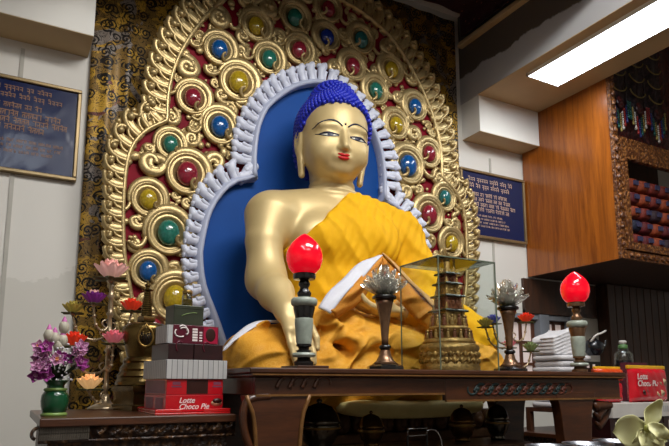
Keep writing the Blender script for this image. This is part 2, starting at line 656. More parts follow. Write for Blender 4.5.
M['brocade'] = brocade_mat()
n = 160
P = np.zeros((n, 4, 3))
for i in range(n):
    x = 0.385 + 3.245 * i / (n - 1)
    fold = 0.03 * math.exp(-((x - 0.50) / 0.035) ** 2) + 0.025 * math.exp(-((x - 0.63) / 0.03) ** 2) + 0.006 * sin(x * 23)
    if x < 0.42: fold -= (0.42 - x) * 0.6
    for j in range(4):
        P[i, j] = (x, 4.20 - fold, 0.5 + 4.0 * j / 3)
b = MB(); b.grid(P, thick=0.015)
o = b.build('brocade_hanging', M['brocade'], fix=True)
tag(o, 'gold and black swirl-patterned brocade cloth hung on the wall behind the golden arch', 'wall hanging')


# ------------------------------------------------------------------ engraved plaques
def plaque_board(wrinkle):
    m = bpy.data.materials.new('navy_plaque_board'); m.use_nodes = True
    N = NT(m)
    co = N.coord()
    N.b.inputs['Base Color'].default_value = srgb(18, 30, 72)
    N.b.inputs['Specular IOR Level'].default_value = 0.3
    N.b.inputs['Roughness'].default_value = 0.22 if wrinkle else 0.3
    if wrinkle:
        nz = N.noise(co, 3.2, 2.0, 0.5, 0.8)
        N.bump(nz.outputs[0], 0.35, 0.03)
    return m


def plaque(x0, x1, z0, z1, label, rows, ink, wrinkle, seed):
    r = random.Random(seed)
    cx, cz = (x0 + x1) / 2, (z0 + z1) / 2
    w_, h_ = (x1 - x0) / 2, (z1 - z0) / 2
    t = thing('framed_plaque', label, 'plaque', (cx, 4.249, cz))
    b = MB()
    f = 0.026
    for lo, hi in (((-w_, -h_), (w_, -h_ + f)), ((-w_, h_ - f), (w_, h_)), ((-w_, -h_ + f), (-w_ + f, h_ - f)), ((w_ - f, -h_ + f), (w_, h_ - f))):
        b.box((lo[0], -0.045, lo[1]), (hi[0], 0, hi[1]))
    b.build('frame', M['brass_frame'], t, smooth=False, bevel=0.006)
    b = MB(); b.box((-w_ + f, -0.028, -h_ + f), (w_ - f, -0.004, h_ - f)); b.build('board', plaque_board(wrinkle), t, smooth=False)
    Y0, Y1 = -0.0305, -0.0275
    iw, ih = w_ - 0.07, h_ - f
    for fr, size, style, lft, rgt in rows:
        b = MB()
        z = ih - fr * 2 * ih
        x = -iw + lft * 2 * iw
        end = -iw + rgt * 2 * iw
        while x < end:
            nl = r.randint(2, 5)
            wl = nl * size * 0.62
            if x + wl > end: break
            if style == 'deva':
                b.box((x, Y0, z + size * 0.42), (x + wl, Y1, z + size * 0.55))       # headline bar
            for k in range(nl):
                gx = x + k * size * 0.62 + size * 0.1
                s = size
                ww = s * 0.13
                kind = r.randint(0, 3)
                if style == 'deva':
                    b.box((gx + s * 0.32, Y0, z - s * 0.4), (gx + s * 0.32 + ww, Y1, z + s * 0.45))
                    if kind != 3: b.box((gx, Y0, z + s * (-0.15 + 0.12 * kind)), (gx + s * 0.33, Y1, z + s * (-0.15 + 0.12 * kind) + ww))
                    if kind in (0, 2): b.box((gx - 0.02 * s, Y0, z - s * 0.3), (gx - 0.02 * s + ww, Y1, z + s * 0.05))
                    if kind == 1: b.box((gx + s * 0.1, Y0, z + s * 0.6), (gx + s * 0.4, Y1, z + s * 0.6 + ww))
                elif style == 'tib':
                    b.box((gx, Y0, z + s * 0.35), (gx + s * 0.5, Y1, z + s * 0.35 + ww))
                    b.box((gx + s * 0.36, Y0, z - s * (0.3 + 0.25 * (kind == 1))), (gx + s * 0.36 + ww, Y1, z + s * 0.4))
                    b.box((gx + s * 0.05, Y0, z - s * 0.1), (gx + s * 0.35, Y1, z - s * 0.1 + ww))
                    if kind == 2: b.box((gx, Y0, z + s * 0.58), (gx + s * 0.35, Y1, z + s * 0.58 + ww))
                else:
                    b.box((gx, Y0, z - s * 0.4), (gx + ww, Y1, z + s * 0.4))
                    if kind in (0, 1): b.box((gx + s * 0.34, Y0, z - s * 0.4), (gx + s * 0.34 + ww, Y1, z + s * 0.4))
                    if kind in (0, 2): b.box((gx, Y0, z + s * 0.3), (gx + s * 0.42, Y1, z + s * 0.3 + ww))
                    if kind in (1, 3): b.box((gx, Y0, z - s * 0.06), (gx + s * 0.42, Y1, z - s * 0.06 + ww))
                    if kind == 3: b.box((gx, Y0, z - s * 0.4), (gx + s * 0.42, Y1, z - s * 0.4 + ww))
            x += wl + size * 0.5
        b.build('text_line', ink, t, smooth=False)
    return t


M['brass_frame'] = mat('dull_gold_frame', srgb(150, 128, 92), 0.35, 0.6, vary=0.2)
plaque(-0.46, 0.345, 2.335, 2.98, 'navy framed plaque with crinkled glossy film on the left wall under the boxed duct',
       [(0.09, 0.036, 'tib', 0.02, 0.97), (0.18, 0.036, 'tib', 0.02, 0.97), (0.29, 0.034, 'deva', 0.05, 0.9), (0.38, 0.038, 'deva', 0.03, 0.97),
        (0.46, 0.038, 'deva', 0.03, 0.99), (0.54, 0.038, 'deva', 0.03, 0.95), (0.68, 0.024, 'lat', 0.1, 0.98), (0.74, 0.024, 'lat', 0.1, 0.98), (0.80, 0.024, 'lat', 0.1, 0.98)],
       mat('bronze_lettering', srgb(150, 106, 72), 0.5), True, 3)
plaque(3.66, 4.49, 2.37, 3.035, 'navy framed plaque with rows of pale lettering on the wall beside the wooden cabinet',
       [(0.12, 0.045, 'tib', 0.04, 0.99), (0.22, 0.045, 'tib', 0.02, 0.99), (0.35, 0.036, 'deva', 0.06, 0.85), (0.43, 0.036, 'deva', 0.06, 0.88),
        (0.51, 0.036, 'deva', 0.06, 0.93), (0.59, 0.036, 'deva', 0.06, 0.88), (0.68, 0.022, 'lat', 0.04, 0.72), (0.735, 0.022, 'lat', 0.04, 0.74), (0.79, 0.022, 'lat', 0.04, 0.78), (0.845, 0.022, 'lat', 0.04, 0.86)],
       mat('pink_gold_lettering', srgb(200, 170, 148), 0.5), False, 4)
# ------------------------------------------------------------------ the golden arch (aureole) behind the statue
M['gold'] = mat('gilded_carving', srgb(190, 166, 116), 0.36, 0.6, vary=0.28, vscale=14, bump=0.12, bscale=50)
M['gold_dark'] = mat('gilded_trim', srgb(150, 118, 62), 0.34, 0.8, vary=0.3, vscale=30)
M['crimson'] = mat('crimson_lacquer', srgb(126, 12, 32), 0.6, spec=0.15, vary=0.25, vscale=6)
M['arch_white'] = mat('white_enamel_scallop', srgb(212, 216, 232), 0.38, vary=0.08, vscale=20)
M['arch_lip'] = mat('pale_grey_rail', srgb(178, 184, 206), 0.42, vary=0.08)
M['arch_blue'] = mat('blue_back_board', srgb(6, 70, 146), 0.6, spec=0.25, vary=0.16, vscale=2.5)
for k, c in dict(blue=(18, 84, 150), green=(38, 112, 96), red=(140, 34, 52), yellow=(178, 150, 34), teal=(36, 104, 104), navy=(24, 50, 140)).items():
    M['gem_' + k] = mat('glazed_gem_' + k, srgb(*c), 0.16, vary=0.35, vscale=9, coat=0.6)

HX, HY = 2.05, 4.0
aur = thing('aureole', 'tall carved golden arch set with coloured round gems standing behind the seated statue', 'aureole', (HX, HY, 0))


def mirrored(half):
    """half profile (dx, z) from bottom to the top -> full left-to-right outline"""
    L = [(-x, z) for x, z in half]
    R = [(x, z) for x, z in half[::-1]]
    return L + (R if half[-1][0] > 1e-6 else R[1:])


def outline(parts, n):
    """parts: smooth runs that meet in sharp corners (half profiles); returns half polyline"""
    out = []
    for p in parts:
        q = smooth_path([(x, 0, z) for x, z in p], max(8, int(n * path_len(p))))
        out += [(a[0], a[2]) for a in q]
    return out


tip_half = outline([[(1.30, 0.75), (1.36, 1.05), (1.47, 1.62), (1.53, 2.0), (1.575, 2.35), (1.55, 2.6), (1.47, 2.78), (1.36, 2.86)],
                    [(1.36, 2.88), (1.36, 3.0), (1.33, 3.2), (1.28, 3.4), (1.21, 3.58), (1.11, 3.76), (0.98, 3.92), (0.8, 4.09), (0.58, 4.22), (0.32, 4.30), (0.0, 4.33)]], 14)
bead_half = outline([[(1.19, 0.75), (1.25, 1.05), (1.37, 1.6), (1.42, 1.85), (1.44, 2.2), (1.42, 2.5), (1.33, 2.67), (1.185, 2.78)],
                     [(1.185, 2.80), (1.185, 2.98), (1.15, 3.18), (1.08, 3.38), (0.95, 3.62), (0.8, 3.82), (0.62, 3.98), (0.4, 4.08), (0.2, 4.13), (0.0, 4.14)]], 14)
wout_half = outline([[(0.62, 0.75), (0.78, 1.2), (0.87, 1.5), (0.99, 1.74), (1.02, 1.95), (0.99, 2.2), (0.91, 2.39), (0.80, 2.50), (0.70, 2.555)],
                     [(0.70, 2.555), (0.70, 2.76), (0.65, 2.93), (0.545, 3.13), (0.41, 3.28), (0.22, 3.41), (0.09, 3.47), (0.0, 3.52)]], 14)
lip_half = outline([[(0.54, 0.75), (0.70, 1.2), (0.80, 1.46), (0.885, 1.66), (0.915, 1.85), (0.905, 1.97), (0.865, 2.16), (0.785, 2.31), (0.68, 2.41), (0.535, 2.455)],
                    [(0.535, 2.455), (0.545, 2.62), (0.53, 2.80), (0.50, 2.92), (0.44, 3.04), (0.28, 3.20), (0.13, 3.29), (0.0, 3.33)]], 14)


def off(poly, d):
    """shift an (open, left-to-right) outline inward by d"""
    P = np.array(poly)
    T = np.gradient(P, axis=0); T /= np.linalg.norm(T, axis=1)[:, None] + 1e-9
    N = np.stack([T[:, 1], -T[:, 0]], 1)
    return [tuple(a) for a in P + N * d]


tip = mirrored(tip_half); bead = mirrored(bead_half); wout = mirrored(wout_half); lip = mirrored(lip_half)
tip_d = [(x * .962, z - .03 if z > 2.5 else z) for i, (x, z) in enumerate(tip) if i == 0 or math.hypot(x - tip[i - 1][0], z - tip[i - 1][1]) > 1e-4]
b = MB(); b.prism_xz(tip_d, 0.0, 0.12); b.build('backing_board', M['crimson'], aur, smooth=False, fix=True)
lip_d = [p for i, p in enumerate(lip) if i == 0 or math.hypot(p[0] - lip[i - 1][0], p[1] - lip[i - 1][1]) > 1e-4]
b = MB(); b.prism_xz(lip_d, -0.012, -0.001); b.build('blue_panel', M['arch_blue'], aur, smooth=False, fix=True)
bp = resample(np.array([(x, -0.035, z) for x, z in bead]), 320)
b = MB(); b.tube(bp, 0.017, 8); b.build('bead_moulding', M['gold'], aur)
lp = np.array([(x, -0.055, z) for x, z in lip])
b = MB()
lo = np.array(off(lip, -0.05))
li = np.array(lip)
prof = [(0.0, -0.012), (0.0, -0.085), (0.25, -0.10), (0.6, -0.092), (1.0, -0.06), (1.0, -0.005)]
G = np.zeros((len(li), len(prof), 3))
for j, (t_, y_) in enumerate(prof):
    G[:, j, 0] = li[:, 0] * (1 - t_) + lo[:, 0] * t_
    G[:, j, 2] = li[:, 1] * (1 - t_) + lo[:, 1] * t_
    G[:, j, 1] = y_
b.grid(G); b.build('inner_rail', M['arch_lip'], aur, fix=True)


def clothoid(p, head, length, k0, k1, n=24):
    """plane curve whose curvature runs from k0 to k1"""
    s = np.linspace(0, length, n)
    th = head + k0 * s + (k1 - k0) * s * s / (2 * length)
    ds = s[1] - s[0]
    x = p[0] + np.concatenate([[0], np.cumsum(np.cos(th[:-1]) * ds)])
    z = p[1] + np.concatenate([[0], np.cumsum(np.sin(th[:-1]) * ds)])
    return np.stack([x, np.zeros(n), z], 1)


def crest(P, y0, y1):
    Q = P.copy(); Q[:, 1] = np.linspace(y0, y1, len(P)); return Q


def border_leaf(mir):
    b = MB()
    P = clothoid((-0.014, -0.015), radians(96), 0.185, -1.0, -9.0, 20)
    b.tube(crest(P, -0.012, -0.03), np.concatenate([np.linspace(0.040, 0.046, 8), np.linspace(0.046, 0.028, 12)]), 10, flat=0.7)
    P = clothoid((-0.032, -0.005), radians(98), 0.215, -1.0, -17.0, 24)
    b.tube(crest(P, -0.026, -0.048), np.linspace(0.019, 0.019, 24), 8)
    P = clothoid((-0.004, -0.005), radians(95), 0.165, -1.0, -20.0, 18)
    b.tube(crest(P, -0.026, -0.044), np.linspace(0.017, 0.013, 18), 8)
    P = clothoid((0.020, -0.005), radians(88), 0.115, -2.0, -28.0, 14)
    b.tube(crest(P, -0.028, -0.044), np.linspace(0.014, 0.010, 14), 6)
    P = clothoid((-0.040, 0.085), radians(112), 0.095, 8.0, 46.0, 12)
    b.tube(crest(P, -0.026, -0.05), np.linspace(0.02, 0.014, 12), 8)
    b.ball((0.024, -0.058, 0.118), (0.026, 0.024, 0.026), 8, 6)
    b.ball((-0.052, -0.035, 0.150), (0.021, 0.02, 0.019), 8, 6)
    if mir: b.xform(np.diag([-1.0, 1, 1, 1]))
    return b.mesh('border_leaf', M['gold'], fix=True)


leafL, leafR = border_leaf(False), border_leaf(True)


def along(poly, step, z_min=None):
    P = np.array([(x, 0, z) for x, z in poly])
    n = int(round(path_len(P) / step))
    Q = resample(P, n + 1)
    mid = (Q[1:] + Q[:-1]) / 2
    t = Q[1:] - Q[:-1]
    return [(m[0], m[2], atan2(d[2], d[0])) for m, d in zip(mid, t)]


for half, side in (([q for q in bead if q[0] <= 0], -1), ([q for q in bead if q[0] >= 0], 1)):
    for x, z, a in along(half, 0.094):
        if z < 1.15: continue
        # outward = left of the travel direction, width of the border at this place
        d = np.min(np.hypot(np.array(tip)[:, 0] - x, np.array(tip)[:, 1] - z))
        o = bpy.data.objects.new('border_leaf', leafL if side < 0 else leafR)
        COL.objects.link(o); o.parent = aur
        o.location = (x, -0.004, z)
        o.rotation_euler = (0, -a, 0)
        s = max(0.75, min(1.1, (d + 0.015) / 0.185))
        o.scale = (1, 1, s)


def scallop_piece():
    """one white baluster curl of the inner frame, pointing outwards (+Z)"""
    b = MB()
    P = clothoid((-0.012, -0.045), radians(72), 0.155, 16.0, -34.0, 20)
    b.tube(crest(P, -0.045, -0.062), np.array([0.024, 0.026, 0.028, 0.030, 0.031, 0.031, 0.030, 0.029, 0.029, 0.030, 0.031, 0.033, 0.034, 0.034, 0.033, 0.031, 0.028, 0.026, 0.025, 0.022]), 10, flat=1.0)
    P = clothoid((0.008, -0.03), radians(80), 0.075, 10.0, -20.0, 10)
    b.tube(crest(P, -0.066, -0.078), np.linspace(0.012, 0.016, 10), 6)
    b.ball((-0.022, -0.052, 0.082), (0.026, 0.028, 0.018), 8, 6)
    return b.mesh('scallop', M['arch_white'], fix=True)


scal = scallop_piece()
mid = [((a[0] + c[0]) / 2, (a[1] + c[1]) / 2) for a, c in zip(off(lip, -0.055), off(lip, -0.065))]
for poly in ([q for q in mid if q[0] <= 0 and q[1] < 2.50], [q for q in mid if q[1] >= 2.50], [q for q in mid if q[0] > 0 and q[1] < 2.50]):
    for x, z, a in along(poly, 0.083):
        if z < 1.25: continue
        o = bpy.data.objects.new('scallop', scal); COL.objects.link(o); o.parent = aur
        d = np.min(np.hypot(np.array(wout)[:, 0] - x, np.array(wout)[:, 1] - z))
        o.location = (x, 0, z); o.rotation_euler = (0, -a, 0)
        o.scale = (1.06, 1, max(0.8, min(1.25, d / 0.085)))

# gem settings -------------------------------------------------------------
def setting_mesh(mir):
    b = MB()
    R = 1.0
    prof = [(1.0, 0.0), (1.0, 0.20), (0.97, 0.30), (0.90, 0.34), (0.84, 0.31), (0.81, 0.25), (0.77, 0.25), (0.72, 0.28), (0.66, 0.24), (0.58, 0.12), (0.46, 0.06), (0.0, 0.05)]
    b.lathe(prof, 30, axis='y')
    # swelling crescent wrapped round the dish, ending in an outward curl
    a = np.linspace(radians(-60), radians(200), 34)
    r = np.linspace(1.0, 1.05, 34)
    P = np.stack([r * np.cos(a), np.full(34, -0.16), r * np.sin(a)], 1)
    b.tube(P, 0.08 + 0.20 * np.sin(np.linspace(0, pi, 34)) ** 0.8, 8, flat=0.8)
    P = clothoid((-0.98, -0.30), radians(-100), 1.0, -0.6, -5.4, 20)
    b.tube(crest(P, -0.15, -0.22), np.linspace(0.10, 0.15, 20), 8)
    P = clothoid((0.55, -0.88), radians(-20), 0.85, 1.2, 7.5, 18)
    b.tube(crest(P, -0.14, -0.22), np.linspace(0.09, 0.14, 18), 8)
    # little hook over the gem's lower edge
    P = clothoid((0.66, -0.46), radians(190), 0.62, -1.6, -9.0, 16)
    b.tube(crest(P, -0.28, -0.56), np.linspace(0.10, 0.07, 16), 7)
    for ang in (60, 95, 130): b.ball((1.1 * cos(radians(ang)), -0.14, 1.1 * sin(radians(ang))), 0.13, 8, 6)
    if mir: b.xform(np.diag([-1.0, 1, 1, 1]))
    return b.mesh('gem_setting', M['gold'], fix=True)


setA, setB = setting_mesh(False), setting_mesh(True)
gem_mesh = {}
for k in ('blue', 'green', 'red', 'yellow', 'teal', 'navy'):
    b = MB(); b.ball((0, -0.22, 0), (0.50, 0.36, 0.57), 22, 14)
    gem_mesh[k] = b.mesh('gem', M['gem_' + k])

gems = [(1.22, 3.41, 'blue'), (1.37, 3.19, 'yellow'), (1.04, 2.99, 'red'), (1.50, 3.68, 'yellow'), (1.82, 3.85, 'green'), (2.12, 4.02, 'red'),
        (2.11, 3.77, 'navy'), (2.43, 3.84, 'teal'), (1.86, 3.585, 'red'), (1.61, 3.44, 'green'), (2.35, 3.58, 'red'), (2.57, 3.42, 'green'),
        (2.73, 3.65, 'yellow'), (2.97, 3.37, 'blue'), (2.77, 3.16, 'yellow'), (2.88, 2.82, 'blue'), (3.11, 2.97, 'red'), (3.27, 2.60, 'teal'),
        (3.09, 2.42, 'red'), (3.33, 2.20, 'yellow'), (1.24, 2.82, 'blue'), (0.90, 2.62, 'green'), (1.02, 2.43, 'red'), (0.77, 2.21, 'yellow'),
        (0.91, 2.00, 'green'), (0.79, 1.73, 'blue'), (0.97, 1.56, 'yellow'), (3.17, 1.93, 'green'), (3.30, 1.66, 'blue'), (3.08, 1.45, 'yellow'), (0.84, 1.36, 'red')]
big = {(1.37, 3.19): .15, (1.02, 2.43): .15, (0.91, 2.0): .15, (2.88, 2.82): .16, (3.09, 2.42): .15, (1.24, 2.82): .135, (0.90, 2.62): .105, (0.97, 1.56): .155}
gpos = []
for i, (x, z, k) in enumerate(gems):
    dm = min(math.hypot(x - a, z - c) for j, (a, c, _) in enumerate(gems) if j != i)
    R = big.get((x, z), min(0.125, dm * 0.47))
    gpos.append((x - HX, z, R))
    left = x < HX
    o = bpy.data.objects.new('gem_setting', setA if left else setB); COL.objects.link(o); o.parent = aur
    o.location = (x - HX, -0.002, z)
    o.scale = (R * 0.98, R * 1.0, R * 1.04)
    tilt = rng.uniform(-0.35, 0.35) + (0.35 if left else -0.35)
    o.rotation_euler = (0, tilt, 0)
    g = bpy.data.objects.new('gem', gem_mesh[k]); COL.objects.link(g); g.parent = o
    g.rotation_euler = (0, -tilt, 0)


def scroll_unit(var):
    b = MB()
    if var == 0:
        P = clothoid((-0.75, -0.75), radians(75), 3.3, -0.7, -4.6, 34)
        P[:, 0] -= 0.05
        b.tube(crest(P, -0.10, -0.35), np.concatenate([np.linspace(0.12, 0.30, 14), np.linspace(0.30, 0.15, 20)]), 8, flat=0.8)
        b.ball((P[-1, 0], -0.40, P[-1, 2]), 0.2, 8, 6)
        for a_, r_ in ((150, .92), (110, .98), (70, .95), (200, .8)): b.ball((r_ * cos(radians(a_)), -0.12, r_ * sin(radians(a_))), (.2, .16, .2), 8, 6)
        P = clothoid((-0.5, -0.8), radians(10), 1.15, 0.6, 5.5, 16)
        b.tube(crest(P, -0.1, -0.3), np.linspace(0.2, 0.12, 16), 8)
    elif var == 1:
        P = clothoid((0.0, -0.95), radians(140), 2.5, -1.0, -4.2, 28)
        b.tube(crest(P, -0.12, -0.35), np.concatenate([np.linspace(0.2, 0.28, 10), np.linspace(0.28, 0.13, 18)]), 8, flat=0.8)
        P = clothoid((0.0, -0.95), radians(30), 1.5, 1.4, 5.2, 18)
        b.tube(crest(P, -0.12, -0.3), np.concatenate([np.linspace(0.2, 0.24, 6), np.linspace(0.24, 0.12, 12)]), 8, flat=0.8)
        b.ball((0.55, -0.2, 0.35), (.24, .2, .3), 8, 6); b.ball((0.35, -0.2, 0.75), (.2, .18, .24), 8, 6)
        b.ball((-0.7, -0.15, 0.5), (.2, .16, .2), 8, 6)
    else:
        b.ball((0, -0.12, 0), (0.75, 0.3, 0.75), 14, 8)
        P = np.stack([0.72 * np.cos(np.linspace(0, 2 * pi, 20, endpoint=False)), np.full(20, -0.2), 0.72 * np.sin(np.linspace(0, 2 * pi, 20, endpoint=False))], 1)
        b.tube(P, 0.16, 6, closed=True)
        b.ball((0, -0.36, 0), (0.36, 0.2, 0.36), 10, 6)
    return b.mesh('scroll', M['gold'], fix=True)


scr = [scroll_unit(0), scroll_unit(1), scroll_unit(2)]


def dist_poly(x, z, poly):
    P = np.array(poly); A, B = P[:-1], P[1:]
    d = B - A; L = (d ** 2).sum(1) + 1e-12
    t = np.clip(((x - A[:, 0]) * d[:, 0] + (z - A[:, 1]) * d[:, 1]) / L, 0, 1)
    return np.min(np.hypot(A[:, 0] + t * d[:, 0] - x, A[:, 1] + t * d[:, 1] - z))


def inside(x, z, poly):
    P = np.array(poly); Q = np.roll(P, -1, 0)
    c = (P[:, 1] > z) != (Q[:, 1] > z)
    xs = P[:, 0] + (z - P[:, 1]) / (Q[:, 1] - P[:, 1] + 1e-12) * (Q[:, 0] - P[:, 0])
    return bool(np.sum(c & (x < xs)) % 2)


circles = [(x, z, R * 1.02) for x, z, R in gpos]
cand = []
r0 = np.random.default_rng(21)
pts = np.stack([r0.uniform(-1.45, 1.45, 5000), r0.uniform(1.25, 4.12, 5000)], 1)
pts = [p for p in pts if inside(p[0], p[1], bead) and not inside(p[0], p[1], wout)]
db = {i: min(dist_poly(p[0], p[1], bead) - 0.012, dist_poly(p[0], p[1], wout) + 0.005) for i, p in enumerate(pts)}
placed = []
free = dict(db)
C0 = np.array(circles)
for i, p in enumerate(pts):
    free[i] = min(db[i], np.min(np.hypot(C0[:, 0] - p[0], C0[:, 1] - p[1]) - C0[:, 2] * 1.0))
while len(placed) < 99:
    i = max(free, key=free.get)
    r_ = min(free[i], 0.098)
    if r_ < 0.024: break
    x, z = pts[i]
    placed.append((x, z, r_))
    for j in free:
        free[j] = min(free[j], math.hypot(pts[j][0] - x, pts[j][1] - z) - r_ * 0.88)
for i, (x, z, r_) in enumerate(placed):
    var = 2 if r_ < 0.036 else (0 if i % 3 else 1)
    o = bpy.data.objects.new('scroll', scr[var]); COL.objects.link(o); o.parent = aur
    o.location = (x, -0.003, z)
    o.rotation_euler = (0, rng.uniform(0, 2 * pi), 0)
    k = r_ * 1.5
    o.scale = (k * (1 if x < 0 else -1), 0.8 * k, k)
print('scrolls', len(placed))
# ------------------------------------------------------------------ the seated statue
M['skin'] = mat('gilded_statue_skin', srgb(204, 180, 128), 0.46, 0.30, vary=0.08, vscale=5)
M['hair'] = mat('ultramarine_curls', srgb(22, 36, 168), 0.42, vary=0.2, vscale=12)
M['ink'] = mat('dark_painted_line', srgb(30, 34, 60), 0.4)
M['lip'] = mat('red_painted_lips', srgb(190, 30, 34), 0.35)
M['eye_white'] = mat('painted_eye_white', srgb(226, 222, 206), 0.35)
M['cloth_white'] = mat('white_robe_lining', srgb(206, 206, 214), 0.8, vary=0.08, bump=0.1)
M['cloth_tan'] = mat('tan_robe_edge', srgb(196, 150, 92), 0.75, vary=0.15)


def cloth(name, c1, c2, motif, rough=0.62):
    m = bpy.data.materials.new(name); m.use_nodes = True
    N = NT(m)
    co = N.coord()
    nz = N.noise(co, 3.0, 3.0)
    base = N.mix(nz.outputs[0], c1, c2)
    if motif:
        v = N.node('ShaderNodeTexVoronoi'); v.inputs['Scale'].default_value = 30; N.ln(co, v.inputs['Vector'])
        r = N.math('SINE', N.math('MULTIPLY', v.outputs['Distance'], 26.0))
        f = N.math('MULTIPLY', N.math('GREATER_THAN', r, 0.2), 0.22)
        base = N.mix(f, base, srgb(236, 196, 104))
    N.ln(base, N.b.inputs['Base Color'])
    N.b.inputs['Roughness'].default_value = rough
    N.b.inputs['Specular IOR Level'].default_value = 0.2
    n2 = N.noise(co, 34, 3.0)
    mp = N.node('ShaderNodeMapping'); mp.inputs['Rotation'].default_value = (0, radians(-62) if motif else radians(32), 0); N.ln(co, mp.inputs[0])
    wv = N.node('ShaderNodeTexWave', wave_type='BANDS', bands_direction='X')
    wv.inputs['Scale'].default_value = 2.6 if motif else 2.2; wv.inputs['Distortion'].default_value = 7.0
    wv.inputs['Detail'].default_value = 2.0; wv.inputs['Detail Scale'].default_value = 0.9
    N.ln(mp.outputs[0], wv.inputs['Vector'])
    hgt = N.math('ADD', N.math('MULTIPLY', N.math('POWER', wv.outputs['Fac'], 2.5), 1.0), N.math('MULTIPLY', n2.outputs[0], 0.12))
    N.bump(hgt, 0.55 if motif else 0.32, 0.05)
    return m


M['robe'] = cloth('yellow_robe_silk', srgb(230, 178, 18), srgb(216, 156, 10), False, .75)
M['lap'] = cloth('old_gold_brocade', srgb(224, 164, 52), srgb(198, 130, 30), True)

SX, SY, SZ = 1.98, 3.55, 0.84
st = thing('seated_statue', 'large gilded seated statue with blue curled hair and yellow robe on the throne', 'statue', (SX, SY, SZ))
HC = np.array([-0.048, 0.0, 2.635])
HS = 0.90
HX3 = np.array([0.865, 0.93, 0.95])
hr = Matrix.Rotation(radians(-11), 4, 'Z') @ Matrix.Rotation(radians(3.0), 4, 'Y') @ Matrix.Rotation(radians(2), 4, 'X')
HR = np.array(hr)[:3, :3]
HM = Matrix.Translation(Vector(HC)) @ hr @ Matrix.Diagonal((0.865, 0.93, 0.95, 1))


def to_head(X, Y, Z):
    x, y, z = X - HC[0], Y - HC[1], Z - HC[2]
    return ((HR[0, 0] * x + HR[1, 0] * y + HR[2, 0] * z) / HX3[0], (HR[0, 1] * x + HR[1, 1] * y + HR[2, 1] * z) / HX3[1], (HR[0, 2] * x + HR[1, 2] * y + HR[2, 2] * z) / HX3[2])


def face_sdf(x, y, z):
    d = s_ell(x, y, z, (0, .04, .14), (.285, .305, .27))
    d = smin(d, s_ell(x, y, z, (0, -.055, -.055), (.252, .230, .235)), .09)
    d = smin(d, s_ell(x, y, z, (0, -.185, -.205), (.085, .075, .062)), .06)
    ax = np.abs(x)
    d = smin(d, s_ell(ax, y, z, (.13, -.165, -.085), (.10, .09, .10)), .06)
    # brow ridge and sockets
    d = smin(d, s_ell(ax, y, z, (.105, -.215, .075), (.10, .05, .03)), .04)
    d = smax(d, -s_ell(ax, y, z, (.095, -.325, .025), (.075, .055, .035)), .04)
    d = smin(d, s_ell(ax, y, z, (.112, -.212, .010), (.066, .050, .034)), .012)
    # nose
    d = smin(d, s_cap(x, y, z, (0, -.252, .075), (0, -.312, -.085), .018, .031), .028)
    d = smin(d, s_ell(ax, y, z, (.029, -.282, -.092), (.024, .026, .020)), .012)
    # mouth mound
    d = smin(d, s_ell(x, y, z, (0, -.258, -.148), (.07, .035, .036)), .03)
    d = smax(d, -s_cap(x, y, z, (0, -.312, -.112), (0, -.305, -.128), .008), .01)
    return d


def ear_sdf(x, y, z):
    ax = np.abs(x)
    d = s_ell(ax, y, z, (.275, .025, .025), (.044, .066, .105))
    d = smin(d, s_cap(ax, y, z, (.272, .015, -.05), (.246, .0, -.235), .030, .027), .03)
    d = smax(d, -s_ell(ax, y, z, (.318, -.005, .025), (.022, .036, .066)), .012)
    d = smax(d, -s_cap(ax, y, z, (.295, -.008, -.10), (.275, -.018, -.215), .013, .013), .008)
    return d


def finger(X, Y, Z, pts, r0, r1):
    d = None
    n = len(pts) - 1
    for i in range(n):
        q = s_cap(X, Y, Z, pts[i], pts[i + 1], r0 + (r1 - r0) * i / n, r0 + (r1 - r0) * (i + 1) / n)
        d = q if d is None else smin(d, q, 0.008)
    return d


def torso_sdf(X, Y, Z):
    d = s_ell(X, Y, Z, (0, .03, 1.92), (.43, .255, .36))
    ax = np.abs(X)
    d = smin(d, s_ell(X, Y, Z, (0, .05, 1.5), (.36, .25, .42)), .12)
    d = smin(d, s_cap(ax, Y, Z, (0, .06, 2.17), (.455, .05, 2.09), .17, .17), .09)
    d = smin(d, s_cap(ax, Y, Z, (.0, .07, 2.25), (.36, .06, 2.15), .12, .12), .09)
    d = smin(d, s_ell(ax, Y, Z, (.19, -.13, 1.96), (.19, .10, .13)), .08)       # chest
    d = smin(d, s_ell(X, Y, Z, (0, -.12, 1.5), (.25, .12, .2)), .1)           # belly
    return d


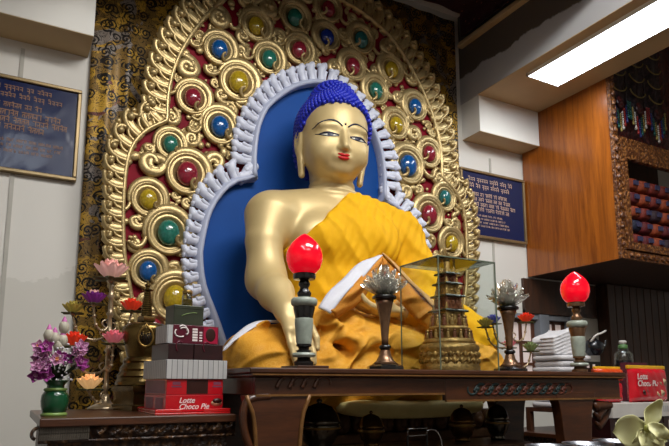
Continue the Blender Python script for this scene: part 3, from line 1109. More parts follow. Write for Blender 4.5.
def body_sdf(X, Y, Z):
    d = torso_sdf(X, Y, Z)
    # right arm reaching down over the knee
    d = smin(d, s_cap(X, Y, Z, (-.515, .01, 2.08), (-.575, -.05, 1.90), .165, .120), .07)
    arm = s_cap(X, Y, Z, (-.575, -.05, 1.90), (-.575, -.10, 1.64), .120, .108)
    arm = smin(arm, s_cap(X, Y, Z, (-.575, -.10, 1.64), (-.595, -.30, 1.53), .110, .098), .10)
    arm = smin(arm, s_cap(X, Y, Z, (-.595, -.30, 1.53), (-.608, -.49, 1.405), .098, .066), .06)
    d = smin(d, arm, .010)
    # right hand: palm on the knee, fingers hanging down over the shin
    hx = -.605
    pal = smin(s_cap(X, Y, Z, (hx - .020, -.49, 1.405), (hx - .036, -.605, 1.285), .042, .034), s_cap(X, Y, Z, (hx + .020, -.49, 1.405), (hx + .040, -.605, 1.285), .042, .034), .04)
    d = smin(d, pal, .05)
    for k, (dx, ln) in enumerate(((-.058, .19), (-.019, .225), (.021, .215), (.058, .17))):
        a = (hx + dx * .85, -.595, 1.30)
        bb = (hx + dx + .010, -.640, 1.29 - ln * .40)
        c = (hx + dx + .022, -.660, 1.29 - ln * .74)
        e = (hx + dx * .9 + .030, -.664, 1.29 - ln * 1.06)
        d = smin(d, finger(X, Y, Z, [a, bb, c, e], .0215, .0160), .008)
    d = smin(d, finger(X, Y, Z, [(hx + .045, -.52, 1.375), (hx + .105, -.580, 1.31), (hx + .125, -.605, 1.25), (hx + .125, -.615, 1.19)], .025, .017), .012)
    # left arm under the robe, palm turned up in the lap
    d = smin(d, s_cap(X, Y, Z, (.52, .02, 2.07), (.60, -.10, 1.64), .15, .10), .06)
    d = smin(d, s_cap(X, Y, Z, (.60, -.10, 1.64), (.20, -.42, 1.45), .10, .062), .05)
    d = smin(d, s_ell(X, Y, Z, (.06, -.485, 1.445), (.125, .075, .04)), .03)
    for k in range(4):
        y0 = -.535 + .042 * k
        d = smin(d, finger(X, Y, Z, [(-.01, y0, 1.445), (-.09, y0 - .012, 1.462), (-.15 + .012 * abs(k - 1.4), y0 - .015, 1.488), (-.19 + .02 * abs(k - 1.4), y0 - .015, 1.525)], .0225, .0165), .008)
    d = smin(d, finger(X, Y, Z, [(.08, -.53, 1.46), (.02, -.56, 1.50), (-.03, -.56, 1.53)], .025, .017), .012)
    # neck with its folds, then the head
    nk = s_cap(X, Y, Z, (-.01, .055, 2.2), (-.048, .04, 2.46), .165, .150)
    nk = nk + .006 * np.cos((Z - 2.29) * 2 * pi / .055) * ((Z > 2.24) & (Z < 2.40))
    d = smin(d, nk, .045)
    x, y, z = to_head(X, Y, Z)
    hd = smin(face_sdf(x, y, z), ear_sdf(x, y, z), .012) * HS
    return smin(d, hd, .02)


me = sdf_mesh(body_sdf, (-.80, -.82, 1.02), (.78, .40, 3.06), 0.0095, 'body', M['skin'])
body = link('body', me, st, (0, 0, -SZ))
sm_ = body.modifiers.new('smooth', 'SMOOTH'); sm_.factor = 0.5; sm_.iterations = 3


def hair_sdf(x, y, z):
    d = s_ell(x, y, z, (0, .045, .145), (.305, .325, .285))
    d = smin(d, s_ell(x, y, z, (0, .10, -.02), (.285, .245, .24)), .06)
    d = smin(d, s_ell(x, y, z, (0, .07, .385), (.185, .165, .155)), .09)
    f = np.interp(y, [-.35, -.24, -.16, -.08, -.01, .03, .07, .12, .3], [.285, .268, .228, .140, .03, -.03, -.11, -.17, -.21])
    return smax(d, (f - z) * .75, .02)


me = sdf_mesh(hair_sdf, (-.34, -.33, -.26), (.34, .42, .60), 0.011, 'hair', M['hair'])
hv = len(me.vertices)
hb = MB()
co_ = np.zeros(hv * 3); me.vertices.foreach_get('co', co_)
hb.add(co_.reshape(-1, 3), [tuple(p.vertices) for p in me.polygons])
n = 1150
for i in range(n):                       # rows of small round curls
    zz = 1 - 2 * (i + .5) / n
    ph = i * pi * (3 - sqrt(5))
    dr = np.array([sqrt(1 - zz * zz) * cos(ph), sqrt(1 - zz * zz) * sin(ph), zz])
    o_ = np.array([0, .06, .17])
    t_ = .60
    for _ in range(30):
        p = o_ + dr * t_
        t_ -= float(hair_sdf(*[np.array([c]) for c in p])[0]) * .8
    p = o_ + dr * t_
    if abs(float(hair_sdf(*[np.array([c]) for c in p])[0])) > .004: continue
    fl = np.interp(p[1], [-.35, -.24, -.16, -.08, -.01, .03, .07, .12, .3], [.285, .268, .228, .140, .03, -.03, -.11, -.17, -.21])
    if p[2] < fl + .002: continue
    hb.ball(p, .0190, 8, 5)
ho = hb.build('hair', M['hair'], st, loc=(0, 0, -SZ))
ho.matrix_local = Matrix.Translation((0, 0, -SZ)) @ HM


# painted features laid on the face
def on_face(x, z, lift):
    x = np.asarray(x, float); z = np.asarray(z, float)
    a = np.full(x.shape, -.42); bnd = np.full(x.shape, -.05)
    for _ in range(36):
        m_ = (a + bnd) / 2
        s = face_sdf(x, m_, z) < 0
        bnd = np.where(s, m_, bnd); a = np.where(s, a, m_)
    return np.stack([x, bnd - lift, z], -1)


def face_part(mb, name, mt):
    o = mb.build(name, mt, st, fix=True)
    o.matrix_local = Matrix.Translation((0, 0, -SZ)) @ HM
    return o


for s in (-1, 1):
    q = smooth_path([(.024 * s, 0, .070), (.055 * s, 0, .094), (.10 * s, 0, .108), (.15 * s, 0, .102), (.20 * s, 0, .078), (.228 * s, 0, .058)], 26)
    mb = MB(); mb.tube(on_face(q[:, 0], q[:, 2], .001), np.concatenate([np.linspace(.006, .0075, 8), np.linspace(.0075, .003, 18)]), 6); face_part(mb, 'eyebrow', M['ink'])
    u = np.linspace(0, 1, 20)
    ex = (.045 + .145 * u) * s
    top = .000 + .012 * np.sin(pi * u ** .8) + .003 * u
    bot = -.004 - .011 * np.sin(pi * u ** 1.2) + .005 * u
    G = np.stack([on_face(ex, bot + (top - bot) * k, .0035) for k in np.linspace(0, 1, 6)], 0)
    mb = MB(); mb.grid(G if s > 0 else G[::-1], thick=-.002); e_ = face_part(mb, 'eye', M['eye_white'])
    mb = MB()
    c = np.linspace(0, 2 * pi, 15)[:-1]
    ring = [on_face(.110 * s + .025 * k * np.cos(c), .000 + .0105 * k * np.sin(c) , .0062) for k in (1.0, .55)]
    cen = on_face(np.array([.110 * s]), np.array([.000]), .0065)
    mb.add(np.concatenate([ring[0], ring[1], cen]), [(i, (i + 1) % 14, 14 + (i + 1) % 14, 14 + i) for i in range(14)] + [(14 + i, 14 + (i + 1) % 14, 28) for i in range(14)])
    ir = mb.build('iris', M['ink'], e_)
    x2 = np.concatenate([ex, [(.20) * s, .212 * s]])
    z2 = np.concatenate([top, [.006, .009]])
    mb = MB(); mb.tube(on_face(x2, z2, .004), np.concatenate([np.linspace(.005, .0078, 14), np.linspace(.0075, .002, 8)]), 6); mb.build('eyelid_line', M['ink'], e_)
    mb = MB(); mb.tube(on_face(ex, bot, .0035), .0026, 5); mb.build('eyelid_line', M['ink'], e_)
mb = MB()
u = np.linspace(-1, 1, 17)
for zc, hgt, bow in ((-.141, .016, 1), (-.166, .016, 0)):
    x_ = u * .050
    mid_ = zc + .006 * u * u * (1 if bow else 1.4)
    e = hgt * (1 - np.abs(u) ** 2.2) ** .7
    t_ = mid_ + e * (0.75 - (.35 * np.exp(-(u / .16) ** 2) if bow else 0)); b_ = mid_ - e * .8
    G = np.stack([on_face(x_, b_ + (t_ - b_) * k, .003 + .008 * sin(pi * k) * (1 - u ** 2)) for k in np.linspace(0, 1, 7)], 0)
    mb.grid(G, thick=-.004)
face_part(mb, 'lips', M['lip'])
mb = MB(); mb.ball(on_face(np.array([0.0]), np.array([.088]), .001)[0], .0085, 8, 6); face_part(mb, 'brow_dot', M['ink'])


# robe ----------------------------------------------------------------------
def wob(X, Y, Z, k=0.0):
    return (np.sin(X * 5.1 + Z * 3.3 + k) + np.sin(X * 8.3 - Y * 6.1 + 1.3 * k) + np.sin(Z * 9.7 + Y * 4.2 + 2.1 * k)) / 3.0


def robe_sdf(X, Y, Z):
    d = torso_sdf(X, Y, Z) - .022
    d = smax(d, (Z - 2.27 - .95 * X) * .72, .012)
    d = smax(d, -(X + .50), .03)
    d = smax(d, Z - 2.335 + .25 * np.abs(X - .12), .03)
    # left sleeve
    d = smin(d, s_cap(X, Y, Z, (.50, .03, 2.07), (.60, -.08, 1.72), .19, .165), .06)
    d = smin(d, s_cap(X, Y, Z, (.60, -.08, 1.72), (.62, -.20, 1.45), .165, .19), .08)
    d = smin(d, s_cap(X, Y, Z, (.62, -.16, 1.50), (.30, -.38, 1.42), .15, .10), .08)
    d = smin(d, s_cap(X, Y, Z, (.66, -.18, 1.50), (.84, -.36, 1.30), .15, .17), .10)
    w = wob(X, Y, Z)
    ph = (X * .80 - Z * .46) * 2 * pi / .115 + 2.2 * w
    ph2 = (X * .45 + Z * .80) * 2 * pi / .16 + 2.6 * wob(X, Y, Z, 2.0)
    env = np.clip((X + .55) * 1.5, .25, 1.0)
    rp_ = (X * .62 - Z * .30 + .2 * Y) / .075 + .9 * wob(X, Y, Z, 3.0)
    d = d - env * .007 * (1 - np.abs(np.sin(rp_ * pi * .5))) ** 3
    d = d - env * (.0085 * np.abs(np.sin(ph)) ** 1.6 + .006 * np.sin(ph2))
    return d


def lap_sdf(X, Y, Z):
    ax = np.abs(X)
    sx = np.where(X < 0, .94, 1.03)
    ax = ax / sx
    d = s_cap(ax, Y, Z, (.20, -.05, 1.10), (.76, -.36, 1.10), .22, .200)
    d = smin(d, s_cap(ax, Y, Z, (.77, -.38, 1.06), (.10, -.47, 1.03), .185, .165), .09)
    d = smin(d, s_ell(X, Y, Z, (.04, -.24, 1.02), (.95, .43, .185)), .07)
    for k, (x0, z0, y0, x1, z1, y1, r) in enumerate(((-.50, 1.375, -.36, .55, 1.40, -.36, .060), (-.46, 1.33, -.44, .60, 1.35, -.42, .055), (-.40, 1.42, -.30, .50, 1.46, -.30, .07),
                                                     (-.35, 1.29, -.50, .62, 1.30, -.48, .055), (-.20, 1.235, -.56, .5, 1.23, -.56, .05))):
        bow = -.03 * np.sin((X - x0) / (x1 - x0) * pi) + .012 * np.sin(X * 11 + k * 2)
        d = smin(d, s_cap(X, Y, Z - bow, (x0, y0, z0), (x1, y1, z1), r, r), .022)
    rad = np.sqrt((ax - .15) ** 2 + (Y + .2) ** 2)
    ph = (rad * 1.0 + Z * .9) * 2 * pi / .20 + 3.2 * wob(X, Y, Z, 1.0)
    ph2 = (X * .9 + Z * .7) * 2 * pi / .30 + 3.5 * wob(X, Y, Z, 4.0)
    d = d - (.027 * np.abs(np.sin(ph * .5)) + .018 * np.sin(ph2))
    rp_ = (Z * .95 + .42 * np.abs(X + .15) + .25 * Y) / .085 + 1.1 * wob(X, Y, Z, 6.0)
    d = d - .024 * (1 - np.abs(np.sin(rp_ * pi * .5))) ** 2.5 * np.clip((Z - .95) * 6, 0, 1)
    return smax(d, .842 - Z, .02)


me = sdf_mesh(robe_sdf, (-.60, -.66, 1.22), (1.10, .42, 2.46), 0.0110, 'upper_robe', M['robe'])
link('upper_robe', me, st, (0, 0, -SZ))
me = sdf_mesh(lap_sdf, (-1.12, -.82, .80), (1.12, .30, 1.60), 0.0105, 'lap_robe', M['lap'])
link('lap_robe', me, st, (0, 0, -SZ))


def band(name, mt, left, right, n=40, thick=.012, puff=0.02):
    L = smooth_path(left, n); R = smooth_path(right, n)
    G = np.zeros((n, 7, 3))
    for j, t_ in enumerate(np.linspace(0, 1, 7)):
        G[:, j] = L * (1 - t_) + R * t_
        G[:, j, 1] -= puff * sin(pi * t_) + .008 * np.sin(np.arange(n) * .35 + 2.5 * t_) * sin(pi * np.clip(t_ + .15, 0, 1))
        G[:, j, 2] += .006 * np.sin(np.arange(n) * .28 + 1.7 * t_ + len(name))
    mb = MB(); mb.grid(G, thick=thick)
    return mb.build(name, mt, st, loc=(0, 0, -SZ), fix=True)


M['flap'] = cloth('orange_robe_flap', srgb(206, 136, 48), srgb(176, 100, 30), True)
band('robe_lining', M['cloth_white'], [(.02, -.46, 1.80), (-.14, -.49, 1.715), (-.32, -.54, 1.575), (-.46, -.58, 1.425)], [(.03, -.50, 1.785), (-.10, -.55, 1.675), (-.25, -.59, 1.545), (-.40, -.62, 1.395)], puff=.012)
band('robe_flap', M['flap'], [(.03, -.495, 1.79), (-.10, -.545, 1.68), (-.25, -.585, 1.55), (-.40, -.615, 1.40)], [(.04, -.44, 1.75), (-.05, -.50, 1.60), (-.17, -.54, 1.47), (-.33, -.55, 1.36)], puff=.02)
band('robe_flap', M['flap'], [(.01, -.47, 1.72), (.07, -.52, 1.56), (.20, -.55, 1.42), (.38, -.57, 1.31)], [(.03, -.49, 1.80), (.15, -.53, 1.675), (.30, -.56, 1.54), (.49, -.58, 1.39)], puff=.03)
band('robe_lining', M['cloth_tan'], [(.025, -.51, 1.795), (.135, -.555, 1.665), (.285, -.585, 1.525), (.475, -.60, 1.375)], [(.035, -.49, 1.805), (.165, -.535, 1.685), (.315, -.565, 1.55), (.505, -.585, 1.40)], puff=0.008)
band('robe_hem', M['cloth_white'], [(-.42, -.40, 1.395), (-.60, -.40, 1.370), (-.76, -.39, 1.340), (-.88, -.43, 1.275), (-.97, -.48, 1.19)], [(-.42, -.43, 1.380), (-.60, -.43, 1.350), (-.76, -.43, 1.318), (-.89, -.48, 1.245), (-.98, -.52, 1.165)], puff=0.01)

# throne under the statue
M['throne'] = mat('dark_gilt_throne', srgb(84, 56, 30), 0.42, 0.35, vary=0.4, vscale=14, bump=0.3, bscale=40)
th = thing('throne_plinth', 'dark gilt stepped plinth carrying the seated statue behind the long table', 'plinth', (SX, SY, 0))
b = MB()
b.box((-1.05, -.50, 0), (1.05, .28, .10)); b.box((-1.0, -.46, .10), (1.0, .27, .66)); b.box((-1.03, -.50, .66), (1.03, .28, .72)); b.box((-.98, -.46, .72), (.98, .27, .838))
b.build('body', M['throne'], th, smooth=False, bevel=0.012)
pet = MB()
P = clothoid((0, 0), radians(90), .12, 0, -6, 8)
pet.ball((0, -.03, .06), (.05, .035, .06), 10, 8); pet.ball((0, -.045, .05), (.03, .03, .035), 8, 6)
pet = pet
petal_mesh = pet.mesh('lotus_petal', M['throne'])
for i in range(20):
    o = bpy.data.objects.new('lotus_petal', petal_mesh); COL.objects.link(o); o.parent = th; o.location = (-.95 + 1.9 * i / 19, -.46, .72)

cu = MB()
vs_, fs_c = [], []
N1, N2 = 40, 12
for j in range(N2 + 1):
    t_ = -pi / 2 + pi * j / N2
    for i in range(N1):
        a_ = 2 * pi * i / N1
        g_ = lambda c: math.copysign(abs(c) ** .5, c)
        vs_.append((.16 + .50 * g_(cos(t_)) * g_(cos(a_)), -.605 + .115 * g_(cos(t_)) * g_(sin(a_)), .875 + .050 * g_(sin(t_)) - .02 * (1 - ((g_(cos(t_)) * g_(cos(a_))) ** 2))))
for j in range(N2):
    for i in range(N1):
        k = (i + 1) % N1
        fs_c.append((j * N1 + i, j * N1 + k, (j + 1) * N1 + k, (j + 1) * N1 + i))
cu.add(vs_, fs_c)
M['cream_cloth'] = mat('cream_cushion_cloth', srgb(226, 208, 138), .7, vary=.15, vscale=8)
cu.build('seat_cushion', M['cream_cloth'], th)
# ------------------------------------------------------------------ overhead shrine cabinet on the right
def carved(name, c1, c2, scale, strength):
    m = bpy.data.materials.new(name); m.use_nodes = True
    N = NT(m)
    co = N.coord()
    v = N.node('ShaderNodeTexVoronoi', feature='SMOOTH_F1'); v.inputs['Scale'].default_value = scale; N.ln(co, v.inputs['Vector'])
    nz = N.noise(co, scale * .8, 3, .5, 1.5)
    h = N.math('ADD', v.outputs['Distance'], N.math('MULTIPLY', nz.outputs[0], .6))
    N.ln(N.ramp(h, [(.35, c2), (.8, c1)]), N.b.inputs['Base Color'])
    N.b.inputs['Roughness'].default_value = .4
    N.bump(h, strength, .02)
    return m


M['carved'] = carved('carved_gilt_wood', srgb(84, 44, 18), srgb(164, 106, 50), 42, .8)
M['carved_red'] = carved('carved_red_wood', srgb(48, 18, 12), srgb(112, 56, 30), 50, .7)
CX, CY0, CY1, CZ0, CZ1 = 4.505, 3.20, 4.235, 2.05, 4.45
cb = thing('overhead_cabinet', 'varnished teak overhead cabinet with carved gilt front beside the right plaque', 'cabinet', (CX, CY0, CZ0))
H = CZ1 - CZ0
b = MB(); b.box((0, .03, 0), (.025, CY1 - CY0, H)); b.build('side_panel', M['orange_wood'], cb, smooth=False)
b = MB(); b.box((.025, .03, 0), (2.2, CY1 - CY0, .03)); b.box((.025, CY1 - CY0 - .03, .03), (2.2, CY1 - CY0, H)); b.box((.025, .03, H - .03), (2.2, CY1 - CY0 - .03, H)); b.build('carcass', M['dark_wood'], cb, smooth=False)
b = MB(); b.box((.025, .03, 1.06), (2.2, .30, 1.10)); b.box((.025, .03, .03), (2.2, .06, .10)); b.build('shelf', M['dark_wood'], cb, smooth=False)
b = MB()                                       # carved border: outer and inner strips
b.box((0, -.005, 0), (2.2, .03, .075)); b.box((0, -.005, .075), (.065, .03, H)); b.box((.065, -.005, 1.02), (2.2, .03, 1.10))
b.build('carved_border', M['carved'], cb, smooth=False, bevel=.004)
b = MB()
b.box((.075, -.022, .085), (2.2, .02, .15)); b.box((.075, -.022, .15), (.145, .02, 1.01)); b.box((.145, -.022, .93), (2.2, .02, 1.01))
for k in range(14): b.lathe([(.0, -.022), (.055, -.022), (.06, .0), (.055, .02), (0, .02)], 12, (.19 + k * .1, 0, .925), axis='y', sy=.55)
b.build('inner_frame', M['carved'], cb, smooth=False)
b = MB()
for k in range(26): b.ball((.032, -.01, .12 + k * .085), (.022, .018, .032), 8, 6)
b.build('rosette_moulding', M['carved'], cb)
b = MB()
for k in range(24): b.ball((.13 + k * .085, -.01, .038), (.032, .018, .022), 8, 6)
b.build('rosette_moulding', M['carved'], cb)

# rows of cloth-wrapped scripture bundles inside the lower niche
bundle_cols = [srgb(120, 36, 22), srgb(150, 62, 26), srgb(26, 30, 54), srgb(96, 20, 24), srgb(110, 84, 40), srgb(52, 30, 40)]
bm_ = [mat('wrapped_cloth_%d' % i, c, .7, vary=.3, vscale=12) for i, c in enumerate(bundle_cols)]
strap_m = mat('bundle_ribbon', srgb(58, 56, 84), .6)


def pillow(w_, d_, h_, e=4.0, nu=20, nv=12):
    """rounded cushion-like box"""
    b = MB()
    vs_, fs = [], []
    for j in range(nv + 1):
        t = -pi / 2 + pi * j / nv
        for i in range(nu):
            a = 2 * pi * i / nu
            f = lambda c: math.copysign(abs(c) ** (2 / e), c)
            vs_.append((w_ / 2 * f(cos(t)) * f(cos(a)), d_ / 2 * f(cos(t)) * f(sin(a)), h_ / 2 * f(sin(t))))
    for j in range(nv):
        for i in range(nu):
            k = (i + 1) % nu
            fs.append((j * nu + i, j * nu + k, (j + 1) * nu + k, (j + 1) * nu + i))
    b.add(vs_, fs)
    return b


bw, bh = .155, .13
wrap = [pillow(bw - .008, .40, bh - .006).mesh('wrapping', m) for m in bm_]
sb = MB(); sb.box((-.030, -.212, -.020), (.030, -.198, .022)); strap_mesh = sb.mesh('ribbon', strap_m, smooth=False)
rr = random.Random(5)
cn = ['dark red', 'orange red', 'navy', 'crimson', 'ochre', 'plum']
rowname = ['bottom', 'second', 'third', 'fourth', 'fifth', 'top']
order = ['at the left end', 'second from the left', 'third from the left', 'fourth from the left', 'fifth from the left', 'sixth from the left', 'seventh from the left']
for r_ in range(6):
    for c_ in range(7):
        k = rr.randint(0, 5)
        o = thing('scripture_bundle', '%s cloth scripture bundle %s of the %s cabinet row' % (cn[k], order[c_], rowname[r_]), 'book',
                  (CX + .245 + c_ * bw, CY0 + .29, CZ0 + .035 + bh / 2 + r_ * bh), group='wrapped scriptures in the cabinet niche')
        q = link('wrapping', wrap[k], o); q2 = link('ribbon', strap_mesh, o)

# embroidered hangings with bead tassels in the upper niche
M['dark_silk'] = carved('dark_embroidered_silk', srgb(30, 20, 28), srgb(78, 54, 62), 34, .4)
M['dark_red_silk'] = carved('dark_red_embroidered_silk', srgb(52, 14, 18), srgb(120, 44, 40), 38, .4)
beads = [mat('tassel_bead_%d' % i, c, .4) for i, c in enumerate((srgb(200, 190, 180), srgb(30, 84, 74), srgb(150, 40, 36), srgb(150, 130, 70), srgb(40, 50, 110)))]
hz = CZ0 + 1.11
b = MB(); P = np.zeros((40, 6, 3))
for i in range(40):
    for j in range(6):
        P[i, j] = (CX + .05 + 1.6 * i / 39, CY0 + .10 + .02 * sin(i * .8), hz + .02 + 1.2 * j / 5)
b.grid(P, thick=.01)
tag(b.build('silk_backcloth', M['dark_red_silk'], fix=True), 'dark red embroidered cloth at the back of the upper cabinet niche', 'cloth')
places = ['nearest the teak panel', 'second from the teak panel', 'third from the teak panel']
for k in range(3):
    x0 = CX + .05 + k * .27
    t = thing('embroidered_banner', 'dark pointed embroidered banner with beaded fringe, %s' % places[k], 'banner', (x0 + .13, CY0 + .05, hz + .22), group='embroidered banners')
    n = 18
    G = np.zeros((n, 8, 3))
    for i in range(n):
        u = i / (n - 1) * 2 - 1
        low = .02 + .16 * abs(u) ** 1.3
        for j in range(8):
            G[i, j] = (u * .128, -.012 * cos(u * 4.5) + .01, low + (.95 - low) * j / 7)
    b = MB(); b.grid(G, thick=.008); b.build('banner_cloth', M['dark_silk'], t, fix=True)
    b = MB()
    for q in range(4):
        a = np.linspace(pi * 1.05, pi * 1.95, 14)
        b.tube(np.stack([.11 * np.cos(a), np.full(14, -.02), .30 + q * .15 + .07 * np.sin(a)], 1), .006, 5)
    b.build('cord_swag', beads[3], t)
    for q in range(9):
        x = -.12 + .03 * q
        low = .02 + .16 * abs(x / .128) ** 1.3
        b = MB()
        for s in range(6): b.ball((x, -.014, low - .012 - .021 * s), (.0085, .0085, .010), 6, 5)
        b.lathe([(.004, 0), (.012, -.035), (.010, -.05)][::-1], 6, (x, -.014, low - .125))
        b.build('bead_tassel', beads[(q * 2 + k) % 5], t)
    b = MB(); b.lathe([(0, 0), (.05, .0), (.055, .008), (.03, .016), (0, .02)], 16, (0, -.015, .12), axis='y'); b.build('rosette', M['dark_red_silk'], t)

# panelled dark cupboard below it
lc = thing('panelled_cupboard', 'dark brown vertically panelled cupboard under the overhead cabinet', 'cupboard', (5.50, 4.10, 0))
b = MB(); b.box((0, .02, 0), (1.69, .14, 2.045)); b.build('body', M['dark_wood'], lc, smooth=False)
b = MB()
for k in range(14): b.box((.004 + k * .12, 0, .06), (.116 + k * .12, .02, 2.04))
b.build('front_boards', M['dark_wood'], lc, smooth=False, bevel=.006)
# ------------------------------------------------------------------ tables
M['table'] = wood('dark_varnished_table_wood', srgb(44, 20, 8), srgb(82, 43, 18), (1.0, 7, 7), 0.38, 0.2)
M['table_edge'] = mat('rubbed_gilt_edge', srgb(122, 84, 44), 0.4, 0.25, vary=0.3, vscale=20)
M['paint_teal'] = mat('teal_paint', srgb(24, 42, 42), 0.5)
M['paint_rust'] = mat('rust_paint', srgb(80, 36, 22), 0.5)
TT = 1.065
tb = thing('altar_table', 'long dark carved wooden altar table in front of the seated statue', 'table', (1.95, 2.2, 0))
L0, L1 = .836 - 1.95, 3.06 - 1.95
b = MB()
b.box((L0, 0, TT - .022), (L1, .60, TT)); b.box((L0 + .012, .010, TT - .036), (L1 - .012, .59, TT - .022))
b.build('tabletop', M['table'], tb, smooth=False, bevel=.005)
b = MB(); b.box((L0 + .01, -.003, TT - .030), (L1 - .01, .01, TT - .024)); b.build('gilt_line', M['table_edge'], tb, smooth=False)
b = MB()
b.box((L0 + .03, .022, .958), (-.15, .05, TT - .036)); b.box((-.15, .022, .926), (L1 - .03, .05, TT - .036))
b.box((L0 + .03, .05, .958), (L0 + .058, .57, TT - .036)); b.box((L1 - .058, .05, .926), (L1 - .03, .57, TT - .036)); b.box((L0 + .058, .545, .94), (L1 - .058, .57, TT - .036))
ap = b.build('apron', M['table'], tb, smooth=False, bevel=.004)
b = MB(); b.box((L0 + .03, .014, .953), (-.16, .03, .961)); b.box((-.15, .014, .920), (L1 - .03, .03, .929)); b.build('edge_bead', M['table_edge'], ap, smooth=False)
for mt, off_, nm in ((M['paint_teal'], 0.0, 'painted_scroll'), (M['paint_rust'], .045, 'painted_scroll')):
    b = MB()
    for k in range(7):
        x = .02 + off_ + k * .092
        P = clothoid((x, .965), radians(60), .13, -8, -52, 18); P[:, 1] = .0205
        b.tube(P, np.linspace(.009, .004, 18), 6, flat=.5)
        P = clothoid((x + .03, .985), radians(240), .11, -8, -56, 16); P[:, 1] = .0205
        b.tube(P, np.linspace(.008, .004, 16), 6, flat=.5)
        b.ball((x + .02, .020, .978), (.011, .006, .011), 8, 6)
    b.build(nm, mt, ap)
b = MB()                                          # carved flourish at the left end of the apron
for k in range(4):
    P = clothoid((L0 + .12 + k * .055, .985), radians(70), .12, -6, -50, 18); P[:, 1] = .020
    b.tube(P, np.linspace(.010, .004, 18), 6, flat=.6)
b.build('carved_flourish', M['table'], ap)


def leg_outline(cx, w_, s):
    """shaped plank leg: shoulders, waist, everted foot"""
    zs = [0, .05, .10, .30, .55, .78, .88, .93, .958]
    ws = [.60, .62, .48, .40, .42, .50, .56, .66, .70]
    L = smooth_path([(cx - w_ * a, 0, z) for z, a in zip(zs, ws)], 30); R = smooth_path([(cx + w_ * a, 0, z) for z, a in zip(zs, ws)], 30)
    return [(p[0], p[2]) for p in L[::-1]] + [(p[0], p[2]) for p in R]


for cx, y0 in ((-.985, .02), (.72, .02), (-.985, .50), (.72, .50)):
    b = MB(); o_ = leg_outline(cx, .20 if cx < 0 else .22, 1); b.prism_xz(o_, y0, y0 + .06)
    lg = b.build('leg', M['table'], tb, smooth=False, bevel=.004, fix=True)
    if y0 < .1:
        b = MB()
        for sgn in ((1, -1) if cx < 0 else ()):
            q = np.array([(p[0] + (-.006 if (p[0] > cx) else .006), y0 - .002, p[1]) for p in (o_[30:] if sgn > 0 else o_[:30])])
            b.tube(q, .009, 6)
        if b.v: b.build('gilt_edge', M['table_edge'], lg)
# everted corner brackets at both ends
for s, x0 in ((-1, L0 + .10), (1, L1 - .24)):
    b = MB()
    if s < 0:
        P = smooth_path([(.885 - 1.95, .03, .70), (.836 - 1.95, .03, .80), (.822 - 1.95, .03, .88), (.845 - 1.95, .03, .94), (.93 - 1.95, .03, .952)], 30)
        b.tube(P, .016, 8)
    for k in range(3 if s > 0 else 0):
        P = clothoid((x0 + s * .02 * k, .92 - .05 * k), radians(90 - s * 60), .26 - .05 * k, s * 1.0, s * 9.0, 20)
        P[:, 1] = .03 + .01 * k
        P[:, 2] = np.minimum(P[:, 2], .93) - .045 * (1 if s > 0 else 1)
        b.tube(P, np.linspace(.030, .014, 20), 8, flat=.7)
    b.build('corner_bracket', M['table'], tb)

# low shelf under the long table, holding domed jars
sh = thing('offering_bench', 'low dark wooden bench standing under the long altar table', 'bench', (1.82, 2.52, 0))
b = MB(); b.box((-.66, -.17, .665), (.66, .17, .70)); b.build('top', M['dark_wood'], sh, smooth=False, bevel=.004)
for x in (-.6, .6):
    for y in (-.12, .12):
        b = MB(); b.box((x - .03, y - .03, 0), (x + .03, y + .03, .665)); b.build('leg', M['dark_wood'], sh, smooth=False)
M['dark_brass'] = mat('tarnished_brass', srgb(108, 78, 40), 0.25, 0.8, vary=0.4, vscale=18)
M['dark_glaze'] = mat('dark_steel_lid', srgb(92, 86, 74), 0.16, 0.9, coat=0.3)


def domed_jar(x, y, r, h, mt, label, grp=None):
    t = thing('domed_jar', label, 'jar', (x, y, .70), group=grp)
    b = MB(); b.lathe([(r * .6, 0), (r * .62, .012), (r * .55, .02), (r * .8, h * .2), (r, h * .42), (r, h * .50), (r * .96, h * .54)], 28); b.build('bowl', mt, t)
    b = MB(); b.lathe([(r * 1.02, h * .54), (r * 1.03, h * .58), (r * .98, h * .62), (r * .86, h * .76), (r * .6, h * .88), (r * .25, h * .94), (r * .12, h * .95)], 28); b.build('lid', mt, t)
    b = MB(); b.lathe([(r * .12, h * .93), (r * .10, h * .96), (r * .16, h * .99), (r * .10, h * 1.03), (0, h * 1.05)], 14); b.build('knob', mt, t)
    b = MB(); b.tube(np.stack([r * 1.01 * np.cos(np.linspace(0, 2 * pi, 28, endpoint=False)), r * 1.01 * np.sin(np.linspace(0, 2 * pi, 28, endpoint=False)), np.full(28, h * .46)], 1), .006, 6, closed=True, up=(0, 0, 1)); b.build('band', M['brass'], t)


domed_jar(1.30, 2.52, .095, .225, M['dark_glaze'], 'large black glossy domed jar under the left end of the long table')
domed_jar(1.60, 2.55, .062, .165, M['dark_brass'], 'small tarnished brass jar second from the left under the long table')
domed_jar(2.17, 2.55, .066, .185, M['dark_brass'], 'brass jar with knobbed lid under the table, below the glass case')
domed_jar(2.42, 2.55, .062, .20, M['dark_glaze'], 'black shiny domed jar under the long table nearest its right leg')

